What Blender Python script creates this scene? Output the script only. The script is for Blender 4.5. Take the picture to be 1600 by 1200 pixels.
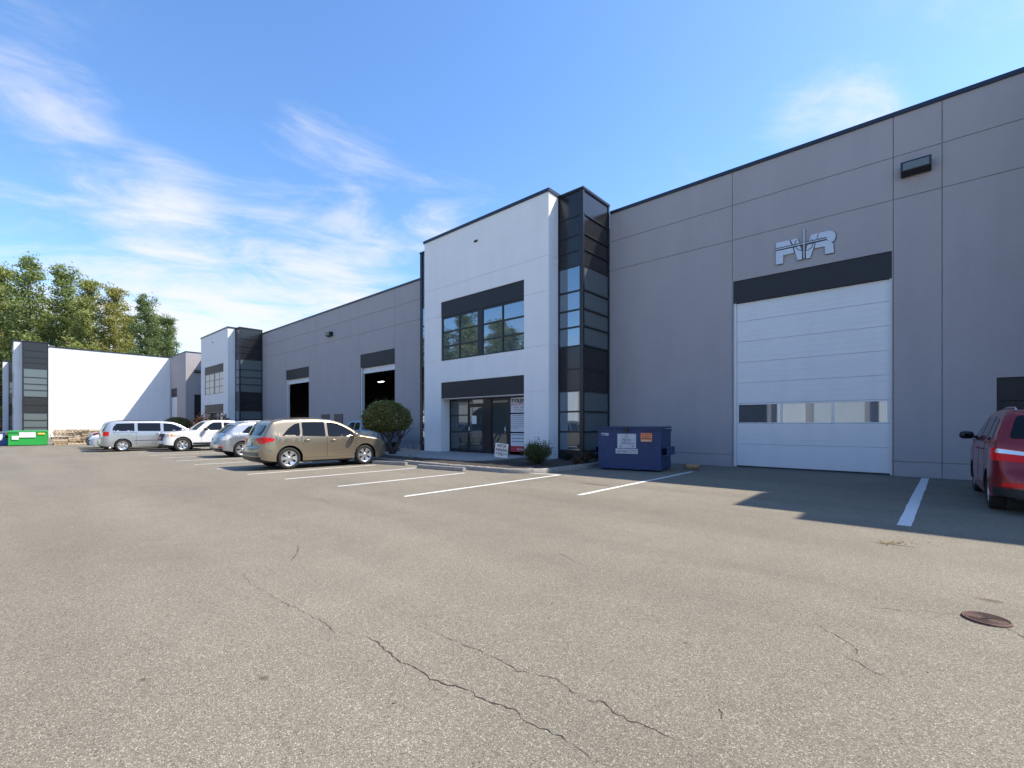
import bpy, bmesh, math, random
from mathutils import Vector, Matrix, noise
random.seed(7)
R = math.radians
PI = math.pi
scene = bpy.context.scene
COL = scene.collection
for o in list(bpy.data.objects): bpy.data.objects.remove(o)

# ---------------------------------------------------------------- camera
FPX, YAW, CAMH, HZY = 714.0, R(41.7), 1.5, 664.0      # focal length in px of the 1600 px photo, heading, eye height, horizon row
cam = bpy.data.cameras.new('camera'); camo = bpy.data.objects.new('camera', cam); COL.objects.link(camo)
camo.location = (0, 0, CAMH); camo.rotation_euler = (R(90), 0, YAW)
cam.sensor_width = 36; cam.lens = 36 * FPX / 1600; cam.shift_y = (HZY - 600) / 1600
cam.clip_start = 0.05; cam.clip_end = 3000
scene.camera = camo
# ---------------------------------------------------------------- sun and sky
SD = Vector((0.55, 0.57, 1.0)).normalized()            # direction to the sun
EL, AZ = math.asin(SD.z), math.atan2(SD.x, SD.y)
sun = bpy.data.lights.new('sun', 'SUN'); sun.energy = 4.2; sun.angle = R(0.53); sun.color = (1.0, 0.92, 0.80)
suno = bpy.data.objects.new('sun', sun); COL.objects.link(suno)
suno.rotation_euler = (-SD).to_track_quat('-Z', 'Y').to_euler(); suno.location = (30, 30, 60)
world = bpy.data.worlds.new('World'); scene.world = world; world.use_nodes = True
def build_world():
    nt = world.node_tree; N = nt.nodes; L = nt.links
    N.clear()
    def n(t, **k):
        x = N.new(t)
        for a, b in k.items(): setattr(x, a, b)
        return x
    def math_(op, a, b=None, clamp=False):
        m = n('ShaderNodeMath', operation=op, use_clamp=clamp)
        for i, v in ((0, a), (1, b)):
            if v is None: continue
            if isinstance(v, (int, float)): m.inputs[i].default_value = v
            else: L.new(v, m.inputs[i])
        return m.outputs[0]
    sky = n('ShaderNodeTexSky', sky_type='NISHITA', sun_disc=False)
    sky.sun_elevation = EL; sky.sun_rotation = AZ; sky.altitude = 50; sky.air_density = 1.0; sky.dust_density = 0.4; sky.ozone_density = 2.2
    tc = n('ShaderNodeTexCoord')
    sep = n('ShaderNodeSeparateXYZ'); L.new(tc.outputs['Generated'], sep.inputs[0])
    X, Y, Z = sep.outputs
    zc = math_('MAXIMUM', math_('ADD', Z, 0.10), 0.06)
    # a cloud deck high above: direction / height gives flat streaks that shrink to the horizon
    comb = n('ShaderNodeCombineXYZ'); L.new(math_('DIVIDE', X, zc), comb.inputs[0]); L.new(math_('DIVIDE', Y, zc), comb.inputs[1])
    m0 = n('ShaderNodeMapping'); m0.inputs['Rotation'].default_value = (0, 0, R(-62)); L.new(comb.outputs[0], m0.inputs[0])
    mp = n('ShaderNodeMapping'); mp.inputs['Scale'].default_value = (0.85, 1.25, 1); mp.inputs['Location'].default_value = SKY_LOC
    L.new(m0.outputs[0], mp.inputs[0])
    big = n('ShaderNodeTexNoise'); big.inputs['Scale'].default_value = 0.55; big.inputs['Detail'].default_value = 3; L.new(mp.outputs[0], big.inputs['Vector'])
    fine = n('ShaderNodeTexNoise'); fine.inputs['Scale'].default_value = 2.4; fine.inputs['Detail'].default_value = 9; fine.inputs['Roughness'].default_value = 0.62; fine.inputs['Distortion'].default_value = 0.5; L.new(mp.outputs[0], fine.inputs['Vector'])
    hor = n('ShaderNodeMapRange', interpolation_type='SMOOTHSTEP'); L.new(Z, hor.inputs[0])
    hor.inputs[1].default_value = 0.02; hor.inputs[2].default_value = 0.34; hor.inputs[3].default_value = 0.27; hor.inputs[4].default_value = 0.0
    s = math_('ADD', math_('ADD', math_('MULTIPLY', big.outputs[0], 0.30), math_('MULTIPLY', fine.outputs[0], 0.75)), hor.outputs[0])
    # cloud fields: direction, angular radius, how much cloud
    cy_, sy_ = math.cos(YAW), math.sin(YAW)
    for px, py, rad, amt in ((1500, 85, 17, .17), (1270, 230, 9, .08), (205, 285, 9, .09), (10, 105, 7, .06), (90, 110, 5, .05), (560, 360, 14, .13), (120, 420, 18, .15), (430, 440, 16, .15), (480, 165, 4, .05), (570, 210, 4, .05), (1200, 85, 5, .07), (720, 350, 7, .11)):
        u, v = (px-800)/FPX, (HZY-py)/FPX
        c = Vector((-sy_+cy_*u, cy_+sy_*u, v)).normalized()
        dp = n('ShaderNodeVectorMath', operation='DOT_PRODUCT'); L.new(tc.outputs['Generated'], dp.inputs[0]); dp.inputs[1].default_value = c
        mr = n('ShaderNodeMapRange', interpolation_type='SMOOTHSTEP'); L.new(dp.outputs['Value'], mr.inputs[0])
        mr.inputs[1].default_value = math.cos(R(rad)); mr.inputs[2].default_value = math.cos(R(rad*.15)); mr.inputs[3].default_value = 0; mr.inputs[4].default_value = amt
        s = math_('ADD', s, mr.outputs[0])
    cl = n('ShaderNodeMapRange', interpolation_type='SMOOTHSTEP'); L.new(s, cl.inputs[0])
    cl.inputs[1].default_value = 0.605; cl.inputs[2].default_value = 0.98; cl.inputs[3].default_value = 0; cl.inputs[4].default_value = 0.9
    # the sky's own blue, a little more saturated as in the photograph
    hsv = n('ShaderNodeHueSaturation'); hsv.inputs['Saturation'].default_value = 1.18; hsv.inputs['Value'].default_value = 1.0; hsv.inputs['Hue'].default_value = 0.503; L.new(sky.outputs[0], hsv.inputs['Color'])
    mix = n('ShaderNodeMix', data_type='RGBA'); L.new(cl.outputs[0], mix.inputs[0]); L.new(hsv.outputs[0], mix.inputs[6]); mix.inputs[7].default_value = (CLOUD, CLOUD * 1.0, CLOUD * 1.05, 1)
    bg = n('ShaderNodeBackground'); bg.inputs[1].default_value = SKY_STRENGTH; L.new(mix.outputs[2], bg.inputs[0])
    out = n('ShaderNodeOutputWorld'); L.new(bg.outputs[0], out.inputs[0])
SKY_LOC = (9.3, 6.1, 0); CLOUD = 3.3; SKY_STRENGTH = 0.15
build_world()
scene.view_settings.view_transform = 'Standard'; scene.view_settings.look = 'None'
scene.view_settings.exposure = 1.0; scene.view_settings.gamma = 1; scene.view_settings.use_curve_mapping = False

# ---------------------------------------------------------------- helpers
_s, _c = math.sin(YAW), math.cos(YAW)
def ground(px, py, z=0.0):
    """pixel of the photograph -> point where its ray meets the level z"""
    d = (CAMH - z) * FPX / (py - HZY); u = (px - 800) / FPX
    return Vector((-_s * d + _c * u * d, _c * d + _s * u * d, z))

def tag(o, label=None, cat=None, group=None, kind=None):
    if label: o['label'] = label
    if cat: o['category'] = cat
    if group: o['group'] = group
    if kind: o['kind'] = kind
    return o
def empty(name, loc=(0, 0, 0), rz=0, parent=None):
    o = bpy.data.objects.new(name, None); COL.objects.link(o); o.location = loc; o.rotation_euler = (0, 0, rz); o.empty_display_size = .2
    if parent: o.parent = parent
    return o
def mesh_obj(name, me, mat=None, parent=None, loc=(0, 0, 0), rz=0):
    o = bpy.data.objects.new(name, me); COL.objects.link(o); o.location = loc; o.rotation_euler = (0, 0, rz)
    if mat and not me.materials: me.materials.append(mat)
    if parent: o.parent = parent
    return o
def copy_tree(o, parent=None):
    c = o.copy(); COL.objects.link(c); c.parent = parent
    for ch in [x for x in o.children]: copy_tree(ch, c)
    return c

class MB:
    """collects vertices and faces, then builds one mesh object"""
    def __init__(s): s.v = []; s.f = []; s.sm = []
    def add(s, verts, faces, smooth=False):
        b = len(s.v); s.v += [tuple(p) for p in verts]
        for f in faces: s.f.append(tuple(i + b for i in f)); s.sm.append(smooth)
        return s
    def box(s, x0, x1, y0, y1, z0, z1):
        return s.add([(x0,y0,z0),(x1,y0,z0),(x1,y1,z0),(x0,y1,z0),(x0,y0,z1),(x1,y0,z1),(x1,y1,z1),(x0,y1,z1)],
                     [(0,3,2,1),(4,5,6,7),(0,1,5,4),(1,2,6,5),(2,3,7,6),(3,0,4,7)])
    def obox(s, c, ax, ay, az):
        """box from centre and three half axes"""
        c, ax, ay, az = Vector(c), Vector(ax), Vector(ay), Vector(az)
        P = [c + i*ax + j*ay + k*az for k in (-1,1) for j in (-1,1) for i in (-1,1)]
        return s.add(P, [(0,2,3,1),(4,5,7,6),(0,1,5,4),(1,3,7,5),(3,2,6,7),(2,0,4,6)])
    def tube(s, pts, radii, n=8, cap=True, smooth=True):
        pts = [Vector(p) for p in pts]; b = len(s.v); prev = None
        if isinstance(radii, (int, float)): radii = [radii] * len(pts)
        for i, p in enumerate(pts):
            t = (pts[min(i+1, len(pts)-1)] - pts[max(i-1, 0)]).normalized()
            a = t.orthogonal().normalized() if prev is None else (prev - t * prev.dot(t)).normalized()
            prev = a; bb = t.cross(a)
            for k in range(n):
                q = 2*PI*k/n; s.v.append(tuple(p + (a*math.cos(q) + bb*math.sin(q)) * radii[i]))
        for i in range(len(pts)-1):
            for k in range(n):
                k2 = (k+1) % n; s.f.append((b+i*n+k, b+i*n+k2, b+(i+1)*n+k2, b+(i+1)*n+k)); s.sm.append(smooth)
        if cap:
            s.f.append(tuple(b+k for k in reversed(range(n)))); s.sm.append(False)
            e = b+(len(pts)-1)*n; s.f.append(tuple(e+k for k in range(n))); s.sm.append(False)
        return s
    def lathe(s, prof, n=24, axis='Z', c=(0,0,0), smooth=True):
        """prof = [(radius, height)]"""
        b = len(s.v); c = Vector(c)
        for r, h in prof:
            for k in range(n):
                q = 2*PI*k/n; a, d = r*math.cos(q), r*math.sin(q)
                p = (a, d, h) if axis == 'Z' else ((h, a, d) if axis == 'X' else (d, h, a))
                s.v.append(tuple(c + Vector(p)))
        for i in range(len(prof)-1):
            for k in range(n):
                k2 = (k+1) % n; s.f.append((b+i*n+k, b+i*n+k2, b+(i+1)*n+k2, b+(i+1)*n+k)); s.sm.append(smooth)
        return s
    def poly(s, pts, face_rev=False):
        b = len(s.v); s.v += [tuple(p) for p in pts]; r = range(b, b+len(pts)); s.f.append(tuple(reversed(r)) if face_rev else tuple(r)); s.sm.append(False); return s
    def prism(s, pts2, z0, z1):
        n = len(pts2); P = [(x, y, z0) for x, y in pts2] + [(x, y, z1) for x, y in pts2]
        return s.add(P, [tuple(reversed(range(n))), tuple(range(n, 2*n))] + [(i, (i+1) % n, n+(i+1) % n, n+i) for i in range(n)])
    def mesh(s, name, bevel=0):
        me = bpy.data.meshes.new(name); me.from_pydata(s.v, [], s.f)
        me.polygons.foreach_set('use_smooth', s.sm); me.update()
        if bevel:
            bm = bmesh.new(); bm.from_mesh(me)
            bmesh.ops.bevel(bm, geom=[e for e in bm.edges if e.is_manifold and e.calc_face_angle(0) > .6], offset=bevel, segments=2, profile=.6, affect='EDGES')
            bm.to_mesh(me); bm.free()
        return me
    def build(s, name, mat, parent=None, bevel=0, loc=(0,0,0), rz=0):
        return mesh_obj(name, s.mesh(name, bevel), mat, parent, loc, rz)

# ---------------------------------------------------------------- materials
def new_mat(name):
    m = bpy.data.materials.new(name); m.use_nodes = True
    return m, m.node_tree, m.node_tree.nodes['Principled BSDF']
def mat(name, col, rough=.5, metal=0, spec=.5, coat=0, var=0, vscale=4, bump=0, bscale=60, stain=0, sscale=1.2, emit=None, coords='Object'):
    m, nt, b = new_mat(name); N, L = nt.nodes, nt.links
    b.inputs['Base Color'].default_value = (*col, 1); b.inputs['Roughness'].default_value = rough; b.inputs['Metallic'].default_value = metal
    b.inputs['Specular IOR Level'].default_value = spec; b.inputs['Coat Weight'].default_value = coat; b.inputs['Coat Roughness'].default_value = .03
    if emit: b.inputs['Emission Color'].default_value = (*emit[0], 1); b.inputs['Emission Strength'].default_value = emit[1]
    if var or bump or stain: tc = N.new('ShaderNodeTexCoord')
    src = None
    if var or stain:
        mx = N.new('ShaderNodeMix'); mx.data_type = 'RGBA'; mx.blend_type = 'MULTIPLY'; mx.inputs[0].default_value = 1; mx.inputs[6].default_value = (*col, 1)
        t = N.new('ShaderNodeTexNoise'); t.inputs['Scale'].default_value = vscale; t.inputs['Detail'].default_value = 6; t.inputs['Roughness'].default_value = .65; L.new(tc.outputs[coords], t.inputs['Vector'])
        r = N.new('ShaderNodeMapRange'); r.inputs[1].default_value = .3; r.inputs[2].default_value = .7; r.inputs[3].default_value = 1-var; r.inputs[4].default_value = 1+var*.6; L.new(t.outputs[0], r.inputs[0]); L.new(r.outputs[0], mx.inputs[7])
        src = mx.outputs[2]
        if stain:   # faint vertical weather streaks
            mp = N.new('ShaderNodeMapping'); mp.inputs['Scale'].default_value = (sscale*1.7, sscale*1.7, sscale*.22); L.new(tc.outputs[coords], mp.inputs[0])
            t2 = N.new('ShaderNodeTexNoise'); t2.inputs['Scale'].default_value = 1; t2.inputs['Detail'].default_value = 7; L.new(mp.outputs[0], t2.inputs['Vector'])
            r2 = N.new('ShaderNodeMapRange'); r2.inputs[1].default_value = .45; r2.inputs[2].default_value = .75; r2.inputs[3].default_value = 1; r2.inputs[4].default_value = 1-stain; L.new(t2.outputs[0], r2.inputs[0])
            m2 = N.new('ShaderNodeMix'); m2.data_type = 'RGBA'; m2.blend_type = 'MULTIPLY'; m2.inputs[0].default_value = 1; L.new(src, m2.inputs[6]); L.new(r2.outputs[0], m2.inputs[7]); src = m2.outputs[2]
        L.new(src, b.inputs['Base Color'])
    if bump:
        t3 = N.new('ShaderNodeTexNoise'); t3.inputs['Scale'].default_value = bscale; t3.inputs['Detail'].default_value = 4; L.new(tc.outputs[coords], t3.inputs['Vector'])
        bp = N.new('ShaderNodeBump'); bp.inputs['Strength'].default_value = bump; bp.inputs['Distance'].default_value = .01; L.new(t3.outputs[0], bp.inputs['Height']); L.new(bp.outputs[0], b.inputs['Normal'])
    return m
def leaf_mat(name, cols, trans=.35, rough=.55):
    """leaf colour differs from leaf to leaf; some light passes through"""
    m, nt, b = new_mat(name); N, L = nt.nodes, nt.links
    g = N.new('ShaderNodeNewGeometry'); cr = N.new('ShaderNodeValToRGB'); L.new(g.outputs['Random Per Island'], cr.inputs[0])
    e = cr.color_ramp.elements
    while len(e) < len(cols): e.new(.5)
    for i, c in enumerate(cols): e[i].position = i/(len(cols)-1); e[i].color = (*c, 1)
    L.new(cr.outputs[0], b.inputs['Base Color']); b.inputs['Roughness'].default_value = rough; b.inputs['Specular IOR Level'].default_value = .3
    tr = N.new('ShaderNodeBsdfTranslucent'); L.new(cr.outputs[0], tr.inputs[0]); ms = N.new('ShaderNodeMixShader'); ms.inputs[0].default_value = trans
    L.new(b.outputs[0], ms.inputs[1]); L.new(tr.outputs[0], ms.inputs[2]); L.new(ms.outputs[0], N['Material Output'].inputs[0])
    return m
def asphalt_mat():
    m, nt, b = new_mat('asphalt'); N, L = nt.nodes, nt.links
    tc = N.new('ShaderNodeTexCoord')
    def noise_(sc, det, ro=.6):
        t = N.new('ShaderNodeTexNoise'); t.inputs['Scale'].default_value = sc; t.inputs['Detail'].default_value = det; t.inputs['Roughness'].default_value = ro; L.new(tc.outputs['Object'], t.inputs['Vector']); return t
    def rng(src, a, b_, c, d):
        r = N.new('ShaderNodeMapRange'); L.new(src, r.inputs[0])
        for i, v in enumerate((a, b_, c, d)): r.inputs[i+1].default_value = v
        return r.outputs[0]
    def mul(a, b_):
        x = N.new('ShaderNodeMix'); x.data_type = 'RGBA'; x.blend_type = 'MULTIPLY'; x.inputs[0].default_value = 1; L.new(a, x.inputs[6]); L.new(b_, x.inputs[7]); return x.outputs[2]
    vo = N.new('ShaderNodeTexVoronoi'); vo.inputs['Scale'].default_value = 210; L.new(tc.outputs['Object'], vo.inputs['Vector'])
    cr = N.new('ShaderNodeValToRGB'); sepc = N.new('ShaderNodeSeparateColor'); L.new(vo.outputs['Color'], sepc.inputs[0]); L.new(sepc.outputs[0], cr.inputs[0])
    E = cr.color_ramp.elements; E[0].position = 0; E[0].color = (.055, .047, .033, 1); E[1].position = 1; E[1].color = (.42, .38, .295, 1)
    for p, c in ((.12, (.141, .124, .0955)), (.5, (.175, .1545, .120)), (.86, (.209, .185, .144))): x = E.new(p); x.color = (*c, 1)
    base = cr.outputs[0]
    base = mul(base, rng(noise_(.22, 5).outputs[0], .3, .7, .90, 1.09))
    base = mul(base, rng(noise_(2.3, 8, .7).outputs[0], .3, .7, .93, 1.07))
    base = mul(base, rng(noise_(34, 7, .8).outputs[0], .28, .72, .70, 1.26))
    mpt = N.new('ShaderNodeMapping'); mpt.inputs['Scale'].default_value = (.10, .9, 1); L.new(tc.outputs['Object'], mpt.inputs[0])      # faint wheel tracks along the aisle
    tr = N.new('ShaderNodeTexNoise'); tr.inputs['Scale'].default_value = 1.0; tr.inputs['Detail'].default_value = 5; L.new(mpt.outputs[0], tr.inputs['Vector']); base = mul(base, rng(tr.outputs[0], .35, .68, 1.06, .90))
    sp = noise_(.75, 7, .7); base = mul(base, rng(sp.outputs[0], .62, .76, 1.0, .74))           # oil-darkened spots
    L.new(base, b.inputs['Base Color']); b.inputs['Roughness'].default_value = .88; b.inputs['Specular IOR Level'].default_value = .25
    bp = N.new('ShaderNodeBump'); bp.inputs['Strength'].default_value = .4; bp.inputs['Distance'].default_value = .004; L.new(vo.outputs['Distance'], bp.inputs['Height']); bp.invert = True
    L.new(bp.outputs[0], b.inputs['Normal'])
    return m
def stain_mat(name, col, strength):
    """an oil or rust stain: broken patch that fades out over the asphalt below"""
    m, nt, b = new_mat(name); N, L = nt.nodes, nt.links
    tc = N.new('ShaderNodeTexCoord'); ln = N.new('ShaderNodeVectorMath'); ln.operation = 'LENGTH'; L.new(tc.outputs['Object'], ln.inputs[0])
    t = N.new('ShaderNodeTexNoise'); t.inputs['Scale'].default_value = 3.5; t.inputs['Detail'].default_value = 8; t.inputs['Roughness'].default_value = .7; g_ = N.new('ShaderNodeNewGeometry'); L.new(g_.outputs['Position'], t.inputs['Vector'])
    r = N.new('ShaderNodeMapRange'); r.inputs[1].default_value = .1; r.inputs[2].default_value = 1.0; r.inputs[3].default_value = .52; r.inputs[4].default_value = -.30; L.new(ln.outputs['Value'], r.inputs[0])
    a = N.new('ShaderNodeMath'); a.operation = 'ADD'; L.new(r.outputs[0], a.inputs[0]); L.new(t.outputs[0], a.inputs[1])
    q = N.new('ShaderNodeMapRange'); q.inputs[1].default_value = .52; q.inputs[2].default_value = .95; q.inputs[3].default_value = 0; q.inputs[4].default_value = strength; L.new(a.outputs[0], q.inputs[0]); L.new(q.outputs[0], b.inputs['Alpha'])
    b.inputs['Base Color'].default_value = (*col, 1); b.inputs['Roughness'].default_value = .75
    return m
M = {}
M['asphalt'] = asphalt_mat()
M['grey_wall'] = mat('grey_painted_concrete', (.362, .336, .343), .85, var=.03, vscale=.9, bump=.5, bscale=28, stain=.055)
M['grey_gap'] = mat('grey_joint', (.24, .23, .23), .9)
M['white_wall'] = mat('white_painted_concrete', (.78, .77, .765), .8, var=.03, vscale=.8, bump=.25, bscale=30, stain=.04)
M['flash'] = mat('dark_blue_flashing', (.018, .026, .045), .35, metal=.2)
M['charcoal'] = mat('charcoal_panel', (.010, .0098, .013), .55, var=.05)
M['frame'] = mat('charcoal_metal_frame', (.017, .018, .022), .35, metal=.2)
M['towerpanel'] = mat('charcoal_spandrel', (.016, .0155, .017), .2, spec=.5)
M['glass'] = mat('reflective_glass', (.24, .29, .33), .02, metal=.75, spec=.8)
M['glass_dark'] = mat('dark_glass', (.11, .13, .14), .02, metal=.55, spec=.9)
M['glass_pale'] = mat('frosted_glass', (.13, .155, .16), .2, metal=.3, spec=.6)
M['door_white'] = mat('white_door_steel', (.68, .69, .70), .45, var=.03, vscale=2, stain=.04)
M['white_trim'] = mat('white_trim', (.7, .7, .68), .5)
M['roof'] = mat('roof_membrane', (.25, .25, .25), .9)
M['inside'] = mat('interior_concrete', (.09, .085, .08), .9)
M['lamp_on'] = mat('lit_lamp', (.9, .9, .85), .5, emit=((1, .97, .85), 9))
M['concrete'] = mat('concrete', (.30, .29, .27), .9, var=.15, vscale=6, bump=.4, bscale=80)
M['curb'] = mat('weathered_concrete', (.27, .245, .215), .92, var=.35, vscale=9, bump=.6, bscale=60)
M['soil'] = mat('bark_soil', (.05, .04, .032), 1, var=.5, vscale=30, bump=1, bscale=60)
M['paint'] = mat('line_paint', (.68, .68, .65), .75, var=.32, vscale=26)
M['crack'] = mat('crack_dirt', (.05, .043, .033), 1)
M['logo'] = mat('brushed_aluminium_letters', (.50, .52, .56), .4, metal=.3)
M['logo_dark'] = mat('logo_outline', (.05, .055, .065), .5)
M['black'] = mat('black_plastic', (.012, .012, .013), .5)
M['tyre'] = mat('tyre_rubber', (.018, .018, .018), .85, bump=.2, bscale=40)
M['alloy'] = mat('alloy_rim', (.62, .62, .62), .28, metal=.85)
M['chrome'] = mat('chrome', (.8, .8, .8), .08, metal=1)
M['carglass'] = mat('car_glass', (.008, .010, .013), .03, spec=.25)
M['redlight'] = mat('red_lens', (.50, .008, .012), .2, spec=.25, emit=((.8, .01, .01), .05))
M['clearlight'] = mat('clear_lens', (.72, .74, .76), .12, metal=.35, coat=1)
M['amber'] = mat('amber_lens', (.6, .22, .03), .15, coat=1)
M['plate'] = mat('number_plate', (.55, .57, .6), .5)
M['bark'] = mat('bark', (.09, .07, .055), .95, var=.3, vscale=12, bump=.6, bscale=40)
# ================================================================ the setting: ground, markings, cracks
g = MB(); g.poly([(-900, -700, 0), (700, -700, 0), (700, 900, 0), (-900, 900, 0)])
GROUND = tag(g.build('ground', M['asphalt']), kind='structure')
def strip(pts, ws, z, name, m, parent):
    """a flat ribbon along ground points, widths ws"""
    b = MB(); V = []; n = len(pts)
    for i, p in enumerate(pts):
        t = (pts[min(i+1, n-1)] - pts[max(i-1, 0)]); t.z = 0; t.normalize(); k = Vector((-t.y, t.x, 0)) * ws[i] * .5
        V += [(p.x+k.x, p.y+k.y, z), (p.x-k.x, p.y-k.y, z)]
    b.add(V, [(2*i, 2*i+1, 2*i+3, 2*i+2) for i in range(n-1)])
    return b.build(name, m, parent)
def worn_line(x, y0, y1, w=.10, x2=None):
    n = 24; P = []; W = []
    for i in range(n+1):
        f = i/n; P.append(Vector((x + ((x2 if x2 is not None else x)-x)*f + random.uniform(-.004, .004), y0+(y1-y0)*f, 0))); W.append(w*random.uniform(.92, 1.05))
    strip(P, W, .004, 'parking_line', M['paint'], GROUND)
for x, y0, y1, w in ((-15.18, 5.0, 9.4, .10), (-13.08, 5.25, 9.7, .10), (-10.58, 5.5, 9.65, .10), (-8.05, 5.65, 11.2, .11), (-5.43, 8.25, 14.8, .11),
                     (-17.75, 4.9, 9.5, .10), (-20.4, 4.9, 9.5, .1), (-23.0, 4.9, 9.5, .1), (-25.6, 4.9, 9.5, .1), (-28.2, 4.9, 9.5, .1), (-30.75, 4.9, 9.5, .1), (-33.3, 4.9, 9.5, .1), (-35.9, 4.9, 9.5, .1), (-38.5, 4.9, 9.5, .1)):
    worn_line(x, y0, y1, w)
worn_line(-.17, 8.95, 17.3, .17, .13)
strip([Vector((-9.35, 10.72, 0)), Vector((-8.75, 11.05, 0)), Vector((-8.1, 11.15, 0))], [.08]*3, .0045, 'parking_line', M['paint'], GROUND)
def crack(zp, ox, oy, sc, w):
    P = [ground(ox + a/sc, oy + b/sc) for a, b in zp]; out = []; rr = random.Random(int(zp[0][0]))
    for i in range(len(P)-1):
        a, b = P[i], P[i+1]; n = max(3, int((b-a).length/.035)); t = (b-a).normalized(); k = Vector((-t.y, t.x, 0))
        for j in range(n): out.append(a + (b-a)*j/n + k*rr.uniform(-.013, .013))
    out.append(P[-1]); m = len(out)
    strip(out, [w*.72*rr.uniform(.2, 1.4)*min(1, 6*(i+1)/m, 6*(m-i)/m) for i in range(m)], .003, 'crack', M['crack'], GROUND)
A = (350, 820, 2.2857)
crack([(190,265),(225,285),(270,305),(350,345),(400,390)], *A, .006)
crack([(60,175),(100,215),(190,265)], *A, .004)
crack([(430,372),(470,398),(525,405),(565,440),(605,470),(650,500),(700,520),(740,550),(800,572),(870,590),(940,632),(1040,660),(1080,705),(1180,745),(1275,800),(1330,868)], *A, .010)
crack([(735,550),(745,580),(770,590)], *A, .004)
crack([(685,350),(740,378),(830,415),(940,465),(1020,500),(1050,522),(1110,532),(1190,552),(1230,585),(1270,605),(1310,630),(1355,635),(1390,670),(1440,695),(1480,712),(1600,760),(1720,868)], *A, .007)
crack([(1195,100),(1260,135),(1300,150)], *A, .007); crack([(265,70),(262,100),(240,130)], *A, .012)
A = (1000, 820, 2.6667)
crack([(745,415),(770,440),(820,460),(860,490),(900,520),(912,545)], *A, .007); crack([(850,550),(905,570),(960,605),(1055,645)], *A, .007)
crack([(950,345),(1100,357),(1200,362),(1320,377)], *A, .006); crack([(1530,430),(1600,470)], *A, .008); crack([(335,770),(340,810)], *A, .006)
A = (370, 690, 4.444); crack([(430,375),(520,385),(600,405),(650,435)], *A, .012)

M['rust_stain'] = stain_mat('rust_stain', (.10, .060, .032), .40)
for i, (px_, py_, rx_, ry_, m_) in enumerate(((930, 757, .9, .22, 'rust_stain'), (1545, 938, .16, .10, 'rust_stain'), (1395, 851, .45, .08, 'rust_stain'), (225, 1062, .05, .03, 'rust_stain'), (412, 1060, .05, .04, 'rust_stain'))):
    p_ = ground(px_, py_); o_ = MB().poly([(-1.4, -1.4, 0), (1.4, -1.4, 0), (1.4, 1.4, 0), (-1.4, 1.4, 0)]).build('stain', M[m_], GROUND); o_.location = (p_.x, p_.y, .0012+.0001*i); o_.scale = (rx_, ry_, 1)
M['blind'] = mat('cream_reflection', (.72, .66, .58), .6)
# ================================================================ building pieces
P0 = 17.55          # plane of the grey facade
def rect_minus(r, ops):
    """rectangles (a0,a1,z0,z1) left of r when the openings are cut out"""
    out = [r]
    for o in ops:
        nx = []
        for a0, a1, z0, z1 in out:
            b0, b1, w0, w1 = max(a0, o[0]), min(a1, o[1]), max(z0, o[2]), min(z1, o[3])
            if b1 <= b0 or w1 <= w0: nx.append((a0, a1, z0, z1)); continue
            if b0 > a0: nx.append((a0, b0, z0, z1))
            if b1 < a1: nx.append((b1, a1, z0, z1))
            if w0 > z0: nx.append((b0, b1, z0, w0))
            if w1 < z1: nx.append((b0, b1, w1, z1))
        out = nx
    return out
def wall_y(parent, y, cols, zs, ops, m, gap=.018, mgap='grey_gap', thick=.3, name='wall_panel'):
    """wall facing -Y: tilt-up panels proud of a recessed backing; cols and zs are joints"""
    for a0, a1 in zip(cols[:-1], cols[1:]):
        for z0, z1 in zip(zs[:-1], zs[1:]):
            h = gap/2
            cells = rect_minus((a0+(h if a0 != cols[0] else 0), a1-(h if a1 != cols[-1] else 0), z0+(h if z0 > zs[0] else 0), z1-(h if z1 < zs[-1] else 0)), ops)
            if not cells: continue
            while cells:                                                    # pieces that touch make one panel
                grp = [cells.pop()]; more = True
                while more:
                    more = False
                    for c in list(cells):
                        if any(c[0] <= k[1]+1e-6 and k[0] <= c[1]+1e-6 and c[2] <= k[3]+1e-6 and k[2] <= c[3]+1e-6 for k in grp): grp.append(c); cells.remove(c); more = True
                b = MB()
                for c in grp: b.box(c[0], c[1], y, y+.028, c[2], c[3])
                b.build(name, M[m], parent)
    b = MB()
    for c in rect_minus((cols[0], cols[-1], zs[0], zs[-1]), ops): b.box(c[0], c[1], y+.029, y+thick, c[2], c[3])
    b.build('wall', M[mgap], parent)
def wall_x(parent, x, ys, zs, m, gap=.02, mgap='grey_gap', face=1, thick=.3, name='wall_panel'):
    """wall facing +X (face=1) or -X"""
    for a0, a1 in zip(ys[:-1], ys[1:]):
        for z0, z1 in zip(zs[:-1], zs[1:]):
            h = gap/2; b = MB(); q = sorted((x, x-face*.028))
            b.box(q[0], q[1], a0+(h if a0 != ys[0] else 0), a1-(h if a1 != ys[-1] else 0), z0+(h if z0 > zs[0] else 0), z1-(h if z1 < zs[-1] else 0)); b.build(name, M[m], parent)
    q = sorted((x-face*.029, x-face*thick)); MB().box(q[0], q[1], ys[0], ys[-1], zs[0], zs[-1]).build('wall', M[mgap], parent)

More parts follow.
